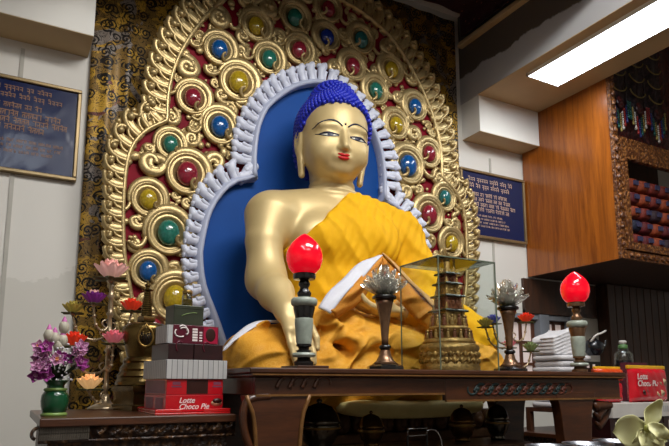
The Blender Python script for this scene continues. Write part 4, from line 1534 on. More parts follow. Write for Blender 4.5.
# thin wire stand in front of the jars
wt = thing('wire_stand', 'thin pale wire rack with curved handle under the long table', 'rack', (1.75, 2.33, 0))
M['chrome'] = mat('chrome', srgb(190, 192, 194), 0.18, 0.9)
b = MB()
q = [(-.09, 0, .765), (.02, 0, .765), (.02, 0, .797), (-.09, 0, .797)]
b.tube(np.array([q[0], q[1], q[2], q[3], q[0]]), .0022, 5); b.build('wire_frame', M['chrome'], wt)
b = MB(); b.tube(smooth_path([(.02, 0, .786), (.06, 0, .788), (.09, 0, .765), (.105, 0, .72), (.107, 0, .62)], 20), .003, 6); b.build('curved_handle', M['chrome'], wt)
b = MB(); b.box((-.11, -.03, .60), (.12, .03, .62)); b.box((-.095, -.004, .62), (-.087, .004, .768)); b.box((.015, -.004, .62), (.023, .004, .768)); b.build('base', M['black'], wt, smooth=False)
fs_ = thing('front_bench', 'low dark bench under the thin wire rack', 'bench', (1.75, 2.32, 0))
b = MB(); b.box((-.5, -.07, .56), (.5, .04, .60)); b.build('top', M['dark_wood'], fs_, smooth=False)
for x in (-.45, .45):
    b = MB(); b.box((x - .03, -.06, 0), (x + .03, .03, .56)); b.build('leg', M['dark_wood'], fs_, smooth=False)

# side tables
M['carved_dark'] = carved('carved_dark_table', srgb(44, 26, 16), srgb(106, 72, 38), 60, .7)
M['ribbed'] = mat('grey_ribbed_edge', srgb(84, 76, 66), 0.5, vary=0.3, vscale=20)


def side_table(x0, x1, y0, y1, z, label, ribbed):
    t = thing('side_table', label, 'table', ((x0 + x1) / 2, y0, 0))
    w_ = (x1 - x0) / 2; d = y1 - y0
    b = MB(); b.box((-w_, 0, z - .03), (w_, d, z)); b.build('tabletop', M['table'], t, smooth=False, bevel=.004)
    b = MB(); b.box((-w_ + .03, .03, .05), (w_ - .03, d - .03, z - .03)); b.build('cabinet_body', M['carved_dark'], t, smooth=False)
    b = MB()
    xs = np.arange(-w_ + .19, w_ - .03, .052)
    for x in xs:
        P = clothoid((x, z - .058), radians(20), .07, 20, 70, 14); P[:, 1] = .016
        b.tube(P, np.linspace(.010, .005, 14), 6)
    b.box((-w_ + (.16 if ribbed else 0), .014, z - .075), (w_, .03, z - .03)); b.box((-w_, .012, z - .085), (w_, .035, z - .075))
    b.build('carved_frieze', M['carved_dark'], t)
    if ribbed:
        b = MB()
        for k in range(22):
            for r_ in range(2): b.box((-w_ + .004 + k * .0072, .008, z - .05 - r_ * .024), (-w_ + .0086 + k * .0072, .03, z - .030 - r_ * .024))
        b.box((-w_, .016, z - .076), (-w_ + .16, .03, z - .03))
        b.build('ribbed_edge', M['ribbed'], t, smooth=False)
        b = MB(); P = clothoid((-w_ + .005, z - .02), radians(190), .06, 25, 70, 18); P[:, 1] = .03; P[:, 2] -= .01
        b.tube(P, .006, 6); b.build('scroll_corner', M['carved_dark'], t)
    b = MB()
    for x in (-w_ + .10, 0, w_ - .10):
        a = np.linspace(0, 2 * pi, 20, endpoint=False)
        b.tube(np.stack([x + .07 * np.cos(a), np.full(20, .026), z - .20 + .07 * np.sin(a)], 1), .012, 6, closed=True)
        b.ball((x, .03, z - .20), (.035, .014, .035), 10, 6)
    b.build('carved_roundel', M['carved_dark'], t)
    return t


ZL = .885
side_table(.125, .822, 2.30, 3.08, ZL, 'dark carved side table on the left under the vase and boxes', True)
side_table(3.36, 4.30, 2.50, 3.60, .66, 'dark side table on the right carrying cartons behind the long table', False)


# ------------------------------------------------------------------ flame-shaped red lamps
M['red_bulb'] = mat('red_lamp_bulb', srgb(232, 8, 30), 0.14, coat=0.5, emit=srgb(240, 6, 36), estr=0.55)
M['jade'] = mat('pale_jade', srgb(150, 158, 146), 0.3, vary=0.2, vscale=30, coat=0.3)
M['black_metal'] = mat('black_lacquer', srgb(22, 20, 20), 0.22, coat=0.3)
M['bronze'] = mat('brown_bronze', srgb(122, 92, 68), 0.26, 0.6, vary=0.3, vscale=30)


def red_lamp(x, y, label, dark, yj):
    t = thing('flame_lamp', label, 'lamp', (x, y, TT + yj))
    z = lambda py: (363 - py) * .00455
    def part(nm, prof, mt, seg=24):
        b = MB(); b.lathe([(r * .0046, z(p)) for r, p in prof], seg); b.build(nm, mt, t, auto=50)
    part('base', [(9, 363), (9.5, 361), (9.5, 359), (7, 357.5), (6, 355)], dark)
    part('lower_disc', [(6, 355), (10.5, 354.5), (11.5, 352.5), (10.5, 350.5), (6, 350)], M['jade'])
    part('turned_neck', [(6, 350), (8, 348.5), (5, 347), (5.5, 345), (7.5, 344), (7.5, 342.5), (6, 342)], dark)
    part('stone_body', [(7.2, 342), (7.6, 340), (9, 322), (9, 318), (8.6, 317)], M['jade'])
    part('tapered_band', [(8.6, 317), (8.8, 315), (10.6, 307), (10.4, 305.5)], dark)
    part('stone_cup', [(10.4, 305.5), (12.4, 304), (13, 301), (12.6, 298.5), (11, 297), (5, 296.6)], M['jade'])
    part('baluster', [(5, 296.6), (6.5, 295), (7, 292), (5, 289.5), (4, 287), (5.6, 284), (5.6, 282), (4, 279.5), (8, 279)], dark)
    part('socket', [(8, 279), (10.5, 278.5), (11.2, 276), (10.8, 273), (9.5, 272.5)], dark)
    part('bulb', [(9.5, 272.8), (12, 271.5), (15.5, 267), (17.6, 260.5), (18, 255), (16.8, 249), (13.6, 243), (9, 238), (4.6, 234.4), (1.5, 232.6), (0, 232.2)], M['red_bulb'], 32)
    return t


t = thing('lamp_board', 'thin dark wooden board under the left red flame lamp', 'board', (1.16, 2.38, TT))
b = MB(); b.box((-.075, -.075, .0005), (.075, .095, .014)); b.build('board', M['table'], t, smooth=False, bevel=.002)
red_lamp(1.160, 2.40, 'red flame-bulb lamp with black and jade stem on the left end of the table', M['black_metal'], .0145)
red_lamp(2.930, 2.40, 'red flame-bulb lamp with bronze and jade stem on the right end of the table', M['bronze'], 0)


# ------------------------------------------------------------------ petals, lotus flowers
def petal_grid(base, ang, length, width, rise, cup, tipup=0.6, n=8, m=5, thick=.002):
    """one pointed petal growing outwards at angle ang"""
    ca, sa = cos(ang), sin(ang)
    G = np.zeros((n, m, 3))
    for i in range(n):
        s = i / (n - 1)
        wv = width * (sin(pi * min(1, s * .92 + .08)) ** .75) * (1 - .25 * s)
        if i == n - 1: wv = width * .02
        out = length * (s * cos(rise) - .18 * s * s * tipup)
        h = length * (s * sin(rise) + .25 * s * s * tipup)
        for j in range(m):
            u = j / (m - 1) * 2 - 1
            lift = cup * width * (u * u) * (0.4 + .6 * sin(pi * s))
            x = out - lift * .35; y = u * wv / 2; zz = h + lift * .5
            G[i, j] = (base[0] + x * ca - y * sa, base[1] + x * sa + y * ca, base[2] + zz)
    return G


def petals(rings, thick=.002, n=8, m=5):
    b = MB()
    for cnt, r0, ln, wd, rise, ph, zz in rings:
        for k in range(cnt):
            a = 2 * pi * (k + ph) / cnt
            b.grid(petal_grid((r0 * cos(a), r0 * sin(a), zz), a, ln, wd, radians(rise), .5, n=n, m=m), thick=thick)
    return b


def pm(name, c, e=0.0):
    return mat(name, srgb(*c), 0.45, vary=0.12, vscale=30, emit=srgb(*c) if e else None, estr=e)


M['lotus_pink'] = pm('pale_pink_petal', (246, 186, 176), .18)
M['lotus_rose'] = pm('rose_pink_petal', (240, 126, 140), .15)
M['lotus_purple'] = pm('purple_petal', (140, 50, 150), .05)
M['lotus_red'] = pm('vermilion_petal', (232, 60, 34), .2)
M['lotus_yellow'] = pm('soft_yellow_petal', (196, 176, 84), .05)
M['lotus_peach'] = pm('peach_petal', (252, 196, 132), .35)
M['lotus_blue'] = pm('violet_blue_petal', (92, 96, 190), .08)
M['lotus_green'] = pm('pale_green_petal', (150, 168, 110), .04)
M['leaf'] = mat('dull_green_leaf', srgb(96, 100, 60), 0.5, vary=0.3)
M['lamp_metal'] = mat('worn_lamp_brass', srgb(176, 156, 126), 0.28, 0.7, vary=0.3, vscale=30)


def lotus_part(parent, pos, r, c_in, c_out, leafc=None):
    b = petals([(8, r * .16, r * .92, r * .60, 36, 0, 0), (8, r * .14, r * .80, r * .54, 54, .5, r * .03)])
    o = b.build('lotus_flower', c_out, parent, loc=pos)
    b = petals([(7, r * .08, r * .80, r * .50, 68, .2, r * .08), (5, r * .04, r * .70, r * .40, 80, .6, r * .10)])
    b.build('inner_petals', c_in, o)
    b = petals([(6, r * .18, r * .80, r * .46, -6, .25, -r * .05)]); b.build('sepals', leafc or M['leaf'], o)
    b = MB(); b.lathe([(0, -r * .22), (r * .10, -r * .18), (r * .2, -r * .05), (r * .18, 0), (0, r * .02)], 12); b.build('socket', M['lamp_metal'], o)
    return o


def lamp_tree(x, y, z0, h, flowers, label, pole_r=.011):
    t = thing('lotus_lamp_tree', label, 'lamp', (x, y, z0))
    b = MB(); b.lathe([(.075, 0), (.078, .008), (.06, .018), (.03, .03), (.018, .05), (.014, .07)], 20); b.build('base', M['lamp_metal'], t)
    prof = [(pole_r, .06)]
    k = 0
    zz = .09
    while zz < h - .06:
        prof += [(pole_r * .8, zz), (pole_r * 1.7, zz + .012), (pole_r * .9, zz + .024), (pole_r, zz + .05)]
        zz += .085
    prof += [(pole_r, h - .03), (pole_r * .6, h)]
    b = MB(); b.lathe(prof, 12); b.build('pole', M['lamp_metal'], t)
    for (fx, fy, fz, r, ci, co2) in flowers:
        d = np.array([fx - x, fy - y, fz - z0])
        if math.hypot(d[0], d[1]) > .03:
            zc = max(.06, d[2] - .09)
            P = smooth_path([(0, 0, zc), (d[0] * .35, d[1] * .35, zc - .03), (d[0] * .8, d[1] * .8, zc - .005), (d[0] * 1.0, d[1] * 1.0, d[2] - r * .18)], 18)
            b = MB(); b.tube(P, .005, 6)
            c2 = clothoid((0, 0), radians(20), .10, 10, 46, 14)
            hx = math.hypot(d[0], d[1])
            b.tube(np.stack([c2[:, 0] * d[0] / hx, c2[:, 0] * d[1] / hx, zc - .02 + c2[:, 2] * .6], 1), .0035, 5, up=(d[1], -d[0], .01))
            for q in (5, 9, 13): b.ball(P[q], .009, 7, 5)
            b.build('arm', M['lamp_metal'], t)
        lotus_part(t, tuple(d), r, ci, co2)
    return t


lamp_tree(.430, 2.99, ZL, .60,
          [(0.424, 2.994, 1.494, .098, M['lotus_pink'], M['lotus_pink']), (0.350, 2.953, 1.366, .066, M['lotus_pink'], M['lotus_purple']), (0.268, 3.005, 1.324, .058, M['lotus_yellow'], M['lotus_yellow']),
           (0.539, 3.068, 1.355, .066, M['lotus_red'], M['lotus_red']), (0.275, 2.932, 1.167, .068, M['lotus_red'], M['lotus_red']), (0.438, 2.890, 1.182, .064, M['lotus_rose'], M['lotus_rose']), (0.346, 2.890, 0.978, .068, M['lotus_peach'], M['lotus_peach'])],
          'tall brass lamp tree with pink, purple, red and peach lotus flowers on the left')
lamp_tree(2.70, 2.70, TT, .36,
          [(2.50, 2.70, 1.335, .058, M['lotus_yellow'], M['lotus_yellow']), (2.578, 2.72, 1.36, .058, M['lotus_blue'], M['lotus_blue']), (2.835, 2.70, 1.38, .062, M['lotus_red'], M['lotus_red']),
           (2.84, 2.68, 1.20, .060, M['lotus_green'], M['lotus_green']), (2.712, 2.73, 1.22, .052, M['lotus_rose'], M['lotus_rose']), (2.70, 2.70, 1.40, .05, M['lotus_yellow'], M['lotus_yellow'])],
          'small lamp tree with blue, yellow, red and green lotus flowers behind the right crystal lamp', .008)


# ------------------------------------------------------------------ clear things: cut-glass lotus lamps and the display case
def clear_glass(name, tint, gloss=0.12, rough=0.02, body=0.0):
    m = bpy.data.materials.new(name); m.use_nodes = True
    t = m.node_tree; t.nodes.clear()
    out = t.nodes.new('ShaderNodeOutputMaterial')
    tr = t.nodes.new('ShaderNodeBsdfTransparent'); tr.inputs[0].default_value = tint
    gl = t.nodes.new('ShaderNodeBsdfGlossy'); gl.inputs['Roughness'].default_value = rough; gl.inputs['Color'].default_value = (1, 1, 1, 1)
    lw = t.nodes.new('ShaderNodeLayerWeight'); lw.inputs[0].default_value = gloss
    mx = t.nodes.new('ShaderNodeMixShader')
    t.links.new(lw.outputs['Fresnel'], mx.inputs[0]); t.links.new(tr.outputs[0], mx.inputs[1]); t.links.new(gl.outputs[0], mx.inputs[2])
    last = mx.outputs[0]
    if body:
        df = t.nodes.new('ShaderNodeBsdfTranslucent'); df.inputs[0].default_value = (.98, .95, .80, 1)
        m2 = t.nodes.new('ShaderNodeMixShader'); m2.inputs[0].default_value = body
        t.links.new(last, m2.inputs[1]); t.links.new(df.outputs[0], m2.inputs[2]); last = m2.outputs[0]
    t.links.new(last, out.inputs[0])
    return m


M['crystal'] = clear_glass('cut_crystal', (.965, .97, .955, 1), .42, .03, .05)
M['case_glass'] = clear_glass('case_glass', (.955, .975, .965, 1), .12)
M['jar_glass'] = clear_glass('jar_glass', (.90, .94, .92, 1), .4, .03, .06)
M['glass_edge'] = mat('dark_glass_edge', srgb(96, 106, 90), 0.2, coat=0.3)
M['warm_bulb'] = mat('small_warm_bulb', srgb(240, 226, 150), 0.3, emit=srgb(255, 226, 130), estr=1.2)


def crystal_lamp(x, y, label):
    t = thing('crystal_lotus_lamp', label, 'lamp', (x, y, TT))
    k = .00500
    z = lambda py: (366.5 - py) * k
    b = MB(); b.lathe([(r * .0049, z(p)) for r, p in [(17, 366.5), (18.5, 365), (18.5, 362.5), (16, 361), (13, 360)]], 8); b.build('base', M['black_metal'], t, auto=40)
    b = MB(); b.lathe([(r * .0049, z(p)) for r, p in [(13, 360), (9, 357), (6, 351), (5.2, 347), (4.6, 346)]], 20); b.build('flared_foot', M['bronze'], t)
    b = MB(); b.lathe([(r * .0049, z(p)) for r, p in [(4.6, 346), (6, 345), (6.4, 343.5), (5.6, 342), (3.6, 341)]], 16); b.build('ring', M['black_metal'], t)
    b = MB(); b.lathe([(r * .0049, z(p)) for r, p in [(3.6, 341), (3.6, 336), (4.4, 325), (6, 312), (8, 302), (9.6, 297)]], 20); b.build('stem', M['bronze'], t)
    b = MB(); b.lathe([(r * .0049, z(p)) for r, p in [(9.6, 297), (12, 296), (12.6, 294), (11, 292.5), (3, 292)]], 20); b.build('cup', M['black_metal'], t)
    z0 = z(292)
    b = petals([(8, .022, .115, .072, 22, 0, z0), (8, .020, .108, .066, 42, .5, z0 + .004)], thick=.007, n=7); b.build('crystal_petals', M['crystal'], t, smooth=False)
    b = petals([(6, .012, .115, .058, 60, .25, z0 + .008), (5, .006, .12, .046, 78, .7, z0 + .012)], thick=.007, n=7); b.build('inner_crystal_petals', M['crystal'], t, smooth=False)
    b = MB(); b.ball((0, 0, z0 + .035), (.016, .016, .026), 10, 8); b.build('bulb', M['warm_bulb'], t)


crystal_lamp(1.640, 2.48, 'crystal lotus lamp on bronze stem left of the glass case')
crystal_lamp(2.487, 2.50, 'crystal lotus lamp on bronze stem right of the glass case')

GC = (1.957, 2.45, 2.352, 2.79)                    # case footprint
gz = TT + .597
t = thing('glass_case', 'clear glass display case over the small gilt tower on the long table', 'case', ((GC[0] + GC[2]) / 2, (GC[1] + GC[3]) / 2, TT))
w_, d_ = (GC[2] - GC[0]) / 2, (GC[3] - GC[1]) / 2
g = .004
for nm, lo, hi in (('front_pane', (-w_, -d_, 0), (w_, -d_ + g, .597)), ('back_pane', (-w_, d_ - g, 0), (w_, d_, .597)), ('left_pane', (-w_, -d_ + g, 0), (-w_ + g, d_ - g, .597)), ('right_pane', (w_ - g, -d_ + g, 0), (w_, d_ - g, .597)), ('top_pane', (-w_, -d_, .597), (w_, d_, .601))):
    b = MB(); b.box(lo, hi); b.build(nm, M['case_glass'], t, smooth=False)
b = MB(); e = .0028
for sx in (-1, 1):
    for sy in (-1, 1): b.box((sx * w_ - e, sy * d_ - e, 0), (sx * w_ + e, sy * d_ + e, .603))
for sy in (-1, 1): b.box((-w_, sy * d_ - e * .8, .598), (w_, sy * d_ + e * .8, .604))
for sx in (-1, 1): b.box((sx * w_ - e * .8, -d_, .598), (sx * w_ + e * .8, d_, .604))
b.build('edge_strip', M['glass_edge'], t, smooth=False)

# gilt tower inside the case
M['antique'] = mat('antique_gilt', srgb(184, 148, 88), 0.34, 0.55, vary=0.5, vscale=40, bump=.4, bscale=90)
M['antique_red'] = mat('antique_red_gilt', srgb(136, 84, 58), 0.4, 0.4, vary=0.4, vscale=40)
M['antique_roof'] = mat('green_bronze_roof', srgb(58, 58, 46), 0.3, 0.6, vary=0.3, vscale=30)
t = thing('gilt_tower', 'small gilt tiered temple tower model inside the glass case', 'model', (2.155, 2.62, TT))
b = MB(); b.lathe([(.160, 0), (.168, .008), (.163, .02), (.166, .03), (.157, .04), (.157, .115), (.165, .125), (.162, .138), (.150, .15), (.142, .155)], 40)
for r_ in range(2):
    for k in range(24):
        a = 2 * pi * k / 24 + r_ * .13
        b.ball((.156 * cos(a), .156 * sin(a), .06 + .034 * r_), (.013, .013, .017), 7, 5)
        b.tube([(.157 * cos(a + .06), .157 * sin(a + .06), .048 + .034 * r_), (.163 * cos(a + .12), .163 * sin(a + .12), .066 + .034 * r_), (.157 * cos(a + .18), .157 * sin(a + .18), .058 + .034 * r_)], .005, 5)
b.build('relief_drum', M['antique'], t)
b = MB(); b.lathe([(.142, .155), (.145, .165), (.136, .172), (.136, .18)], 36); b.build('terrace', M['antique'], t)
fig = MB(); fig.lathe([(.012, 0), (.013, .006), (.009, .02), (.010, .03), (.006, .037)], 8); fig.ball((0, 0, .043), .008, 7, 5)
fm = fig.mesh('guardian_figure', M['antique_red']); fm2 = fm.copy(); fm2.materials[0] = M['antique']
for k in range(22):
    a = 2 * pi * k / 22
    o = bpy.data.objects.new('guardian_figure', fm if k % 2 else fm2); COL.objects.link(o); o.parent = t; o.location = (.122 * cos(a), .122 * sin(a), .178)
b = MB(); b.lathe([(.112, .178), (.112, .23), (.120, .236), (.108, .245), (.104, .25)], 32)
b.build('drum_wall', M['antique'], t)
for k in range(14):
    a = 2 * pi * k / 14 + .2
    o = bpy.data.objects.new('guardian_figure', fm2 if k % 2 else fm); COL.objects.link(o); o.parent = t; o.location = (.093 * cos(a), .093 * sin(a), .248); o.scale = (1.1, 1.1, 1.25)
zz = .248
for k, (hw, h) in enumerate(((.056, .085), (.045, .070), (.036, .058), (.027, .045))):
    b = MB(); b.box((-hw, -hw, zz), (hw, hw, zz + h))
    for sx in (-1, 1):
        for sy in (-1, 1): b.lathe([(.012, zz), (.012, zz + h)], 8, (sx * hw, sy * hw, 0))
    for u in (-.5, 0, .5):
        for q in range(4):
            c_, s_ = (cos(q * pi / 2), sin(q * pi / 2))
            px_, py_ = u * hw * 1.3, -hw
            b.ball((px_ * c_ - py_ * s_, px_ * s_ + py_ * c_, zz + h * .5), (.010, .010, h * .33), 7, 5)
    b.build('storey', M['antique'] if k % 2 == 0 else M['antique_red'], t, smooth=False)
    rw = hw + .026
    b = MB(); b.lathe([(rw * 1.36, zz + h - .004), (rw * 1.40, zz + h + .002), (rw * 1.30, zz + h + .008), (hw * .9, zz + h + .018)], 4, ang0=pi / 4); b.build('roof', M['antique_roof'], t, smooth=False)
    for sx in (-1, 1):
        for sy in (-1, 1):
            b = MB(); b.lathe([(.009, 0), (.012, .008), (.006, .02), (.008, .026), (0, .045)], 8, (sx * hw, sy * hw, zz + h + .004)); b.build('turret', M['antique'], t)
    zz += h + .012
b = MB(); b.lathe([(.022, zz), (.024, zz + .01), (.013, zz + .03), (.016, zz + .04), (.006, zz + .07), (0, zz + .085)], 12); b.build('finial', M['antique'], t)
# ------------------------------------------------------------------ left side table: vase, bouquet, brass reliquary, boxes
M['green_glaze'] = mat('green_vase_glaze', srgb(16, 72, 42), 0.22, vary=0.25, coat=0.4)
M['green_band'] = mat('pale_green_band', srgb(112, 138, 70), 0.3, vary=0.2)
VX, VY = .180, 2.48
t = thing('green_vase', 'green glazed vase on the left end of the left side table', 'vase', (VX, VY, ZL))
b = MB(); b.lathe([(.030, .003), (.040, .012), (.046, .035), (.048, .055), (.046, .075), (.038, .088), (.030, .095), (.030, .112), (.040, .125), (.044, .130), (.036, .128), (.024, .10), (.0, .09)], 28); b.build('body', M['green_glaze'], t)
b = MB(); b.lathe([(.044, 0), (.046, .006), (.042, .012), (.034, .014)], 28); b.build('band', M['green_band'], t)
b = MB(); b.lathe([(.037, .090), (.041, .094), (.039, .100), (.031, .102)], 28); b.build('band', M['green_band'], t)

M['orchid'] = pm('magenta_orchid', (168, 70, 150)); M['orchid_pale'] = pm('pale_mauve_orchid', (206, 150, 186)); M['orchid_eye'] = pm('orchid_eye', (236, 170, 120))
M['bud_pale'] = pm('pale_lotus_bud', (176, 168, 150)); M['bud_pink'] = pm('pink_bud_tip', (188, 96, 160)); M['sprig'] = pm('white_sprig', (196, 190, 196)); M['stem'] = mat('dark_green_stem', srgb(44, 56, 36), .6)


def disc_frame(nrm):
    z = np.array(nrm, float); z /= np.linalg.norm(z)
    x = np.cross((0, 0, 1), z); x = x / np.linalg.norm(x) if np.linalg.norm(x) > 1e-3 else np.array([1.0, 0, 0])
    R = np.eye(4); R[:3, 0] = x; R[:3, 1] = np.cross(z, x); R[:3, 2] = z
    return R


bq = thing('orchid_bouquet', 'artificial purple orchids and lotus buds standing in the green vase', 'flowers', (VX, VY, ZL + .128))
r2 = random.Random(11)
src = V(0, 0, -.02)
for i in range(21):
    u = r2.uniform(-.085, .085); h = r2.uniform(.008, .122)
    u *= (1.05 - h * 1.8)
    p = V(u, -.02 - r2.uniform(0, .055), h)
    nrm = V(u * 4, -1.0, .35 + r2.uniform(-.2, .3))
    b = petals([(5, .004, .029, .025, 20, r2.random(), 0)], thick=.001, n=6, m=4)
    b.xform(disc_frame(nrm)); b.xform(Matrix.Translation(p))
    o = b.build('orchid_blossom', M['orchid'] if i % 2 else M['orchid_pale'], bq)
    b = petals([(4, .001, .015, .012, 60, r2.random(), .004)], thick=.001, n=5, m=3); b.ball((0, 0, .006), .006, 7, 5)
    b.xform(disc_frame(nrm)); b.xform(Matrix.Translation(p)); b.build('blossom_centre', M['orchid_eye'] if i % 4 == 0 else M['orchid_pale'], o)
    b = MB(); b.tube(smooth_path([src + V(u * .1, 0, 0), (u * .4, p[1] * .4, h * .5), p + V(0, .01, 0)], 10), .002, 5); b.build('stem', M['stem'], bq)
for i, (px, h) in enumerate(((.014, .200), (-.016, .158), (.012, .150), (-.036, .168), (.000, .128))):
    b = MB(); b.lathe([(.003, -.030), (.015, -.018), (.019, 0), (.015, .014), (.010, .020)], 12, (px, -.01, h)); o = b.build('lotus_bud', M['bud_pale'], bq)
    b = MB(); b.lathe([(.012, .012), (.0105, .020), (.005, .034), (0, .042)], 12, (px, -.01, h)); b.build('bud_tip', M['bud_pink'], o)
    b = MB(); b.tube(smooth_path([src, (px * .5, -.005, h * .5), (px, -.01, h - .028)], 10), .0025, 5); b.build('stem', M['stem'], bq)
b = MB()
for i in range(46):
    u = r2.uniform(-.075, .08); h = r2.uniform(.0, .14)
    b.ball((u * (1.05 - h * 1.6), -.035 - r2.uniform(0, .05), h), .0042, 6, 4)
b.build('white_sprigs', M['sprig'], bq)['kind'] = 'stuff'
for i in range(9):
    a = -2.8 + i * .33
    b = MB(); b.grid(petal_grid((0, 0, .005), a, .085, .03, radians(15 + 8 * (i % 3)), .3), thick=.001); b.build('leaf', M['stem'], bq)

# brass reliquary
M['relic'] = mat('old_brass_reliquary', srgb(110, 88, 48), 0.26, 0.85, vary=0.45, vscale=24)
M['relic_dark'] = mat('dark_niche_cloth', srgb(30, 24, 26), 0.5, vary=.3)
t = thing('brass_reliquary', 'old brass bell-shaped reliquary beside the stacked boxes', 'reliquary', (.575, 2.88, ZL))
t.scale = (1.04, 1.04, 1.13)
def rp(nm, prof, seg=32, mt=None, **k):
    b = MB(); b.lathe(prof, seg, **k); return b.build(nm, mt or M['relic'], t, auto=50)
rp('square_base', [(.140, 0), (.140, .018), (.128, .024), (.128, .070), (.140, .078), (.140, .094), (.12, .098)], 4, ang0=pi / 4 + .3)
rp('stepped_rings', [(.118, .098), (.120, .108), (.114, .116), (.110, .128), (.114, .134), (.108, .144), (.100, .154), (.104, .162), (.098, .172), (.088, .186), (.092, .194), (.086, .204), (.074, .212)])
rp('bell_dome', [(.074, .212), (.078, .225), (.090, .265), (.098, .300), (.100, .318), (.096, .334), (.080, .346), (.05, .352), (.032, .354)])
rp('collar', [(.032, .354), (.040, .358), (.040, .376), (.030, .382)], 4, ang0=pi / 4 + .3)
rp('ringed_spire', sum([[(.026 - k * .0011, .384 + k * .009), (.026 - k * .0011, .390 + k * .009), (.021 - k * .001, .392 + k * .009)] for k in range(11)], []) + [(.012, .484)])
rp('finial', [(.012, .484), (.024, .486), (.026, .490), (.012, .494), (.008, .50), (.014, .508), (.006, .52), (0, .53)], 16)
a = np.linspace(0, 2 * pi, 24, endpoint=False)
dx, dy = sin(-.18), -cos(-.18)
def niche(k, off_):
    return np.array([(dx * (.086 + off_) - dy * 0 + cos(-.18) * .030 * k * cos(q), dy * (.086 + off_) + sin(-.18) * .030 * k * cos(q), .285 + (.042 if sin(q) > 0 else .034) * k * sin(q) + (.012 * k if abs(q - pi / 2) < .2 else 0)) for q in a])
b = MB(); b.tube(niche(1.0, .012), .0045, 6, closed=True, up=(dx, dy, 0)); b.build('niche_frame', M['gold_dark'], t)
b = MB(); c0 = niche(.95, .011); c1 = niche(.95, -.03); b.add(np.concatenate([c0, c1]), [tuple(range(24)), tuple(range(47, 23, -1))] + [(i, 24 + i, 24 + (i + 1) % 24, (i + 1) % 24) for i in range(24)]); b.build('niche', M['relic_dark'], t, fix=True)
b = MB()
for k in range(4):
    s = -.02 + .0133 * k
    for sg in (-1, 1):
        P = np.array([(dx * .0985 + cos(-.18) * (s * .9 + sg * .010), dy * .0985 + sin(-.18) * (s * .9 + sg * .010), .285 - .02), (dx * .0985 + cos(-.18) * (s * .9 - sg * .010), dy * .0985 + sin(-.18) * (s * .9 - sg * .010), .285 + .025)])
        b.tube(P, .0012, 4)
b.build('niche_lattice', M['relic'], t)

# boxes ---------------------------------------------------------------------
M['red_card'] = mat('red_printed_card', srgb(178, 16, 28), 0.3, vary=.15, vscale=12, coat=.3)
M['darkred_card'] = mat('dark_maroon_card', srgb(84, 12, 34), 0.32, vary=.3, vscale=14, coat=.25)
M['brown_card'] = mat('dark_brown_card', srgb(42, 16, 18), 0.35, vary=.4, vscale=20, coat=.2)
M['pink_card'] = mat('mauve_card_side', srgb(120, 62, 82), 0.4, vary=.25, vscale=10)
M['white_print'] = mat('white_print', srgb(222, 210, 206), 0.4)
M['cream_print'] = mat('cream_cake_print', srgb(206, 178, 140), 0.4, vary=.2, vscale=60)
M['choc_print'] = mat('chocolate_print', srgb(48, 20, 14), 0.4, vary=.2)
M['tin_green'] = mat('grey_green_tin', srgb(62, 66, 52), 0.35, .3, vary=.3, vscale=12)
M['magenta_print'] = mat('crimson_panel_print', srgb(150, 18, 52), .35, vary=.2)


def striped(name):
    m = bpy.data.materials.new(name); m.use_nodes = True
    N = NT(m)
    co = N.coord('Object', (1, 1, 1))
    sp = N.node('ShaderNodeSeparateXYZ'); N.ln(co, sp.inputs[0])
    s = N.math('ADD', sp.outputs[0], N.math('MULTIPLY', sp.outputs[1], 1.0))
    f = N.math('FRACT', N.math('MULTIPLY', s, 46.0))
    lnm = N.math('LESS_THAN', f, .12)
    f2 = N.math('FRACT', N.math('MULTIPLY', s, 15.3))
    nz = N.noise(co, 30, 3)
    base = N.mix(N.math('MULTIPLY', f2, .35), srgb(176, 174, 172), srgb(140, 140, 142))
    base = N.mix(N.math('MULTIPLY', nz.outputs[0], .25), base, srgb(206, 204, 200))
    N.ln(N.mix(lnm, base, srgb(96, 94, 96)), N.b.inputs['Base Color'])
    N.b.inputs['Roughness'].default_value = .45
    return m


M['grey_stripes'] = striped('grey_striped_packs')


def lettering(text, size, mt, parent, loc, name='lettering', shear=0.0, rot=(pi / 2, 0, 0), ext=.0006, bold=0.0, space=1.0):
    c = bpy.data.curves.new('lettering', 'FONT')
    c.body = text; c.size = size; c.shear = shear; c.extrude = ext; c.offset = bold; c.space_line = .82; c.space_character = space
    o = bpy.data.objects.new('tmp_text', c); COL.objects.link(o)
    dg = bpy.context.evaluated_depsgraph_get()
    me_ = bpy.data.meshes.new_from_object(o.evaluated_get(dg))
    bpy.data.objects.remove(o)
    me_.materials.clear(); me_.materials.append(mt)
    q = bpy.data.objects.new(name, me_); COL.objects.link(q); q.parent = parent; q.location = loc; q.rotation_euler = rot
    return q


def carton(name, label, cat, loc, w_, d_, h_, mt, rz=0, group=None, flaps=True):
    """thing whose origin is at the front left bottom corner"""
    t = thing(name, label, cat, loc, rz, group)
    b = MB(); b.box((0, 0, .0005), (w_, d_, h_)); b.build('box_body', mt, t, smooth=False, bevel=.0015)
    return t


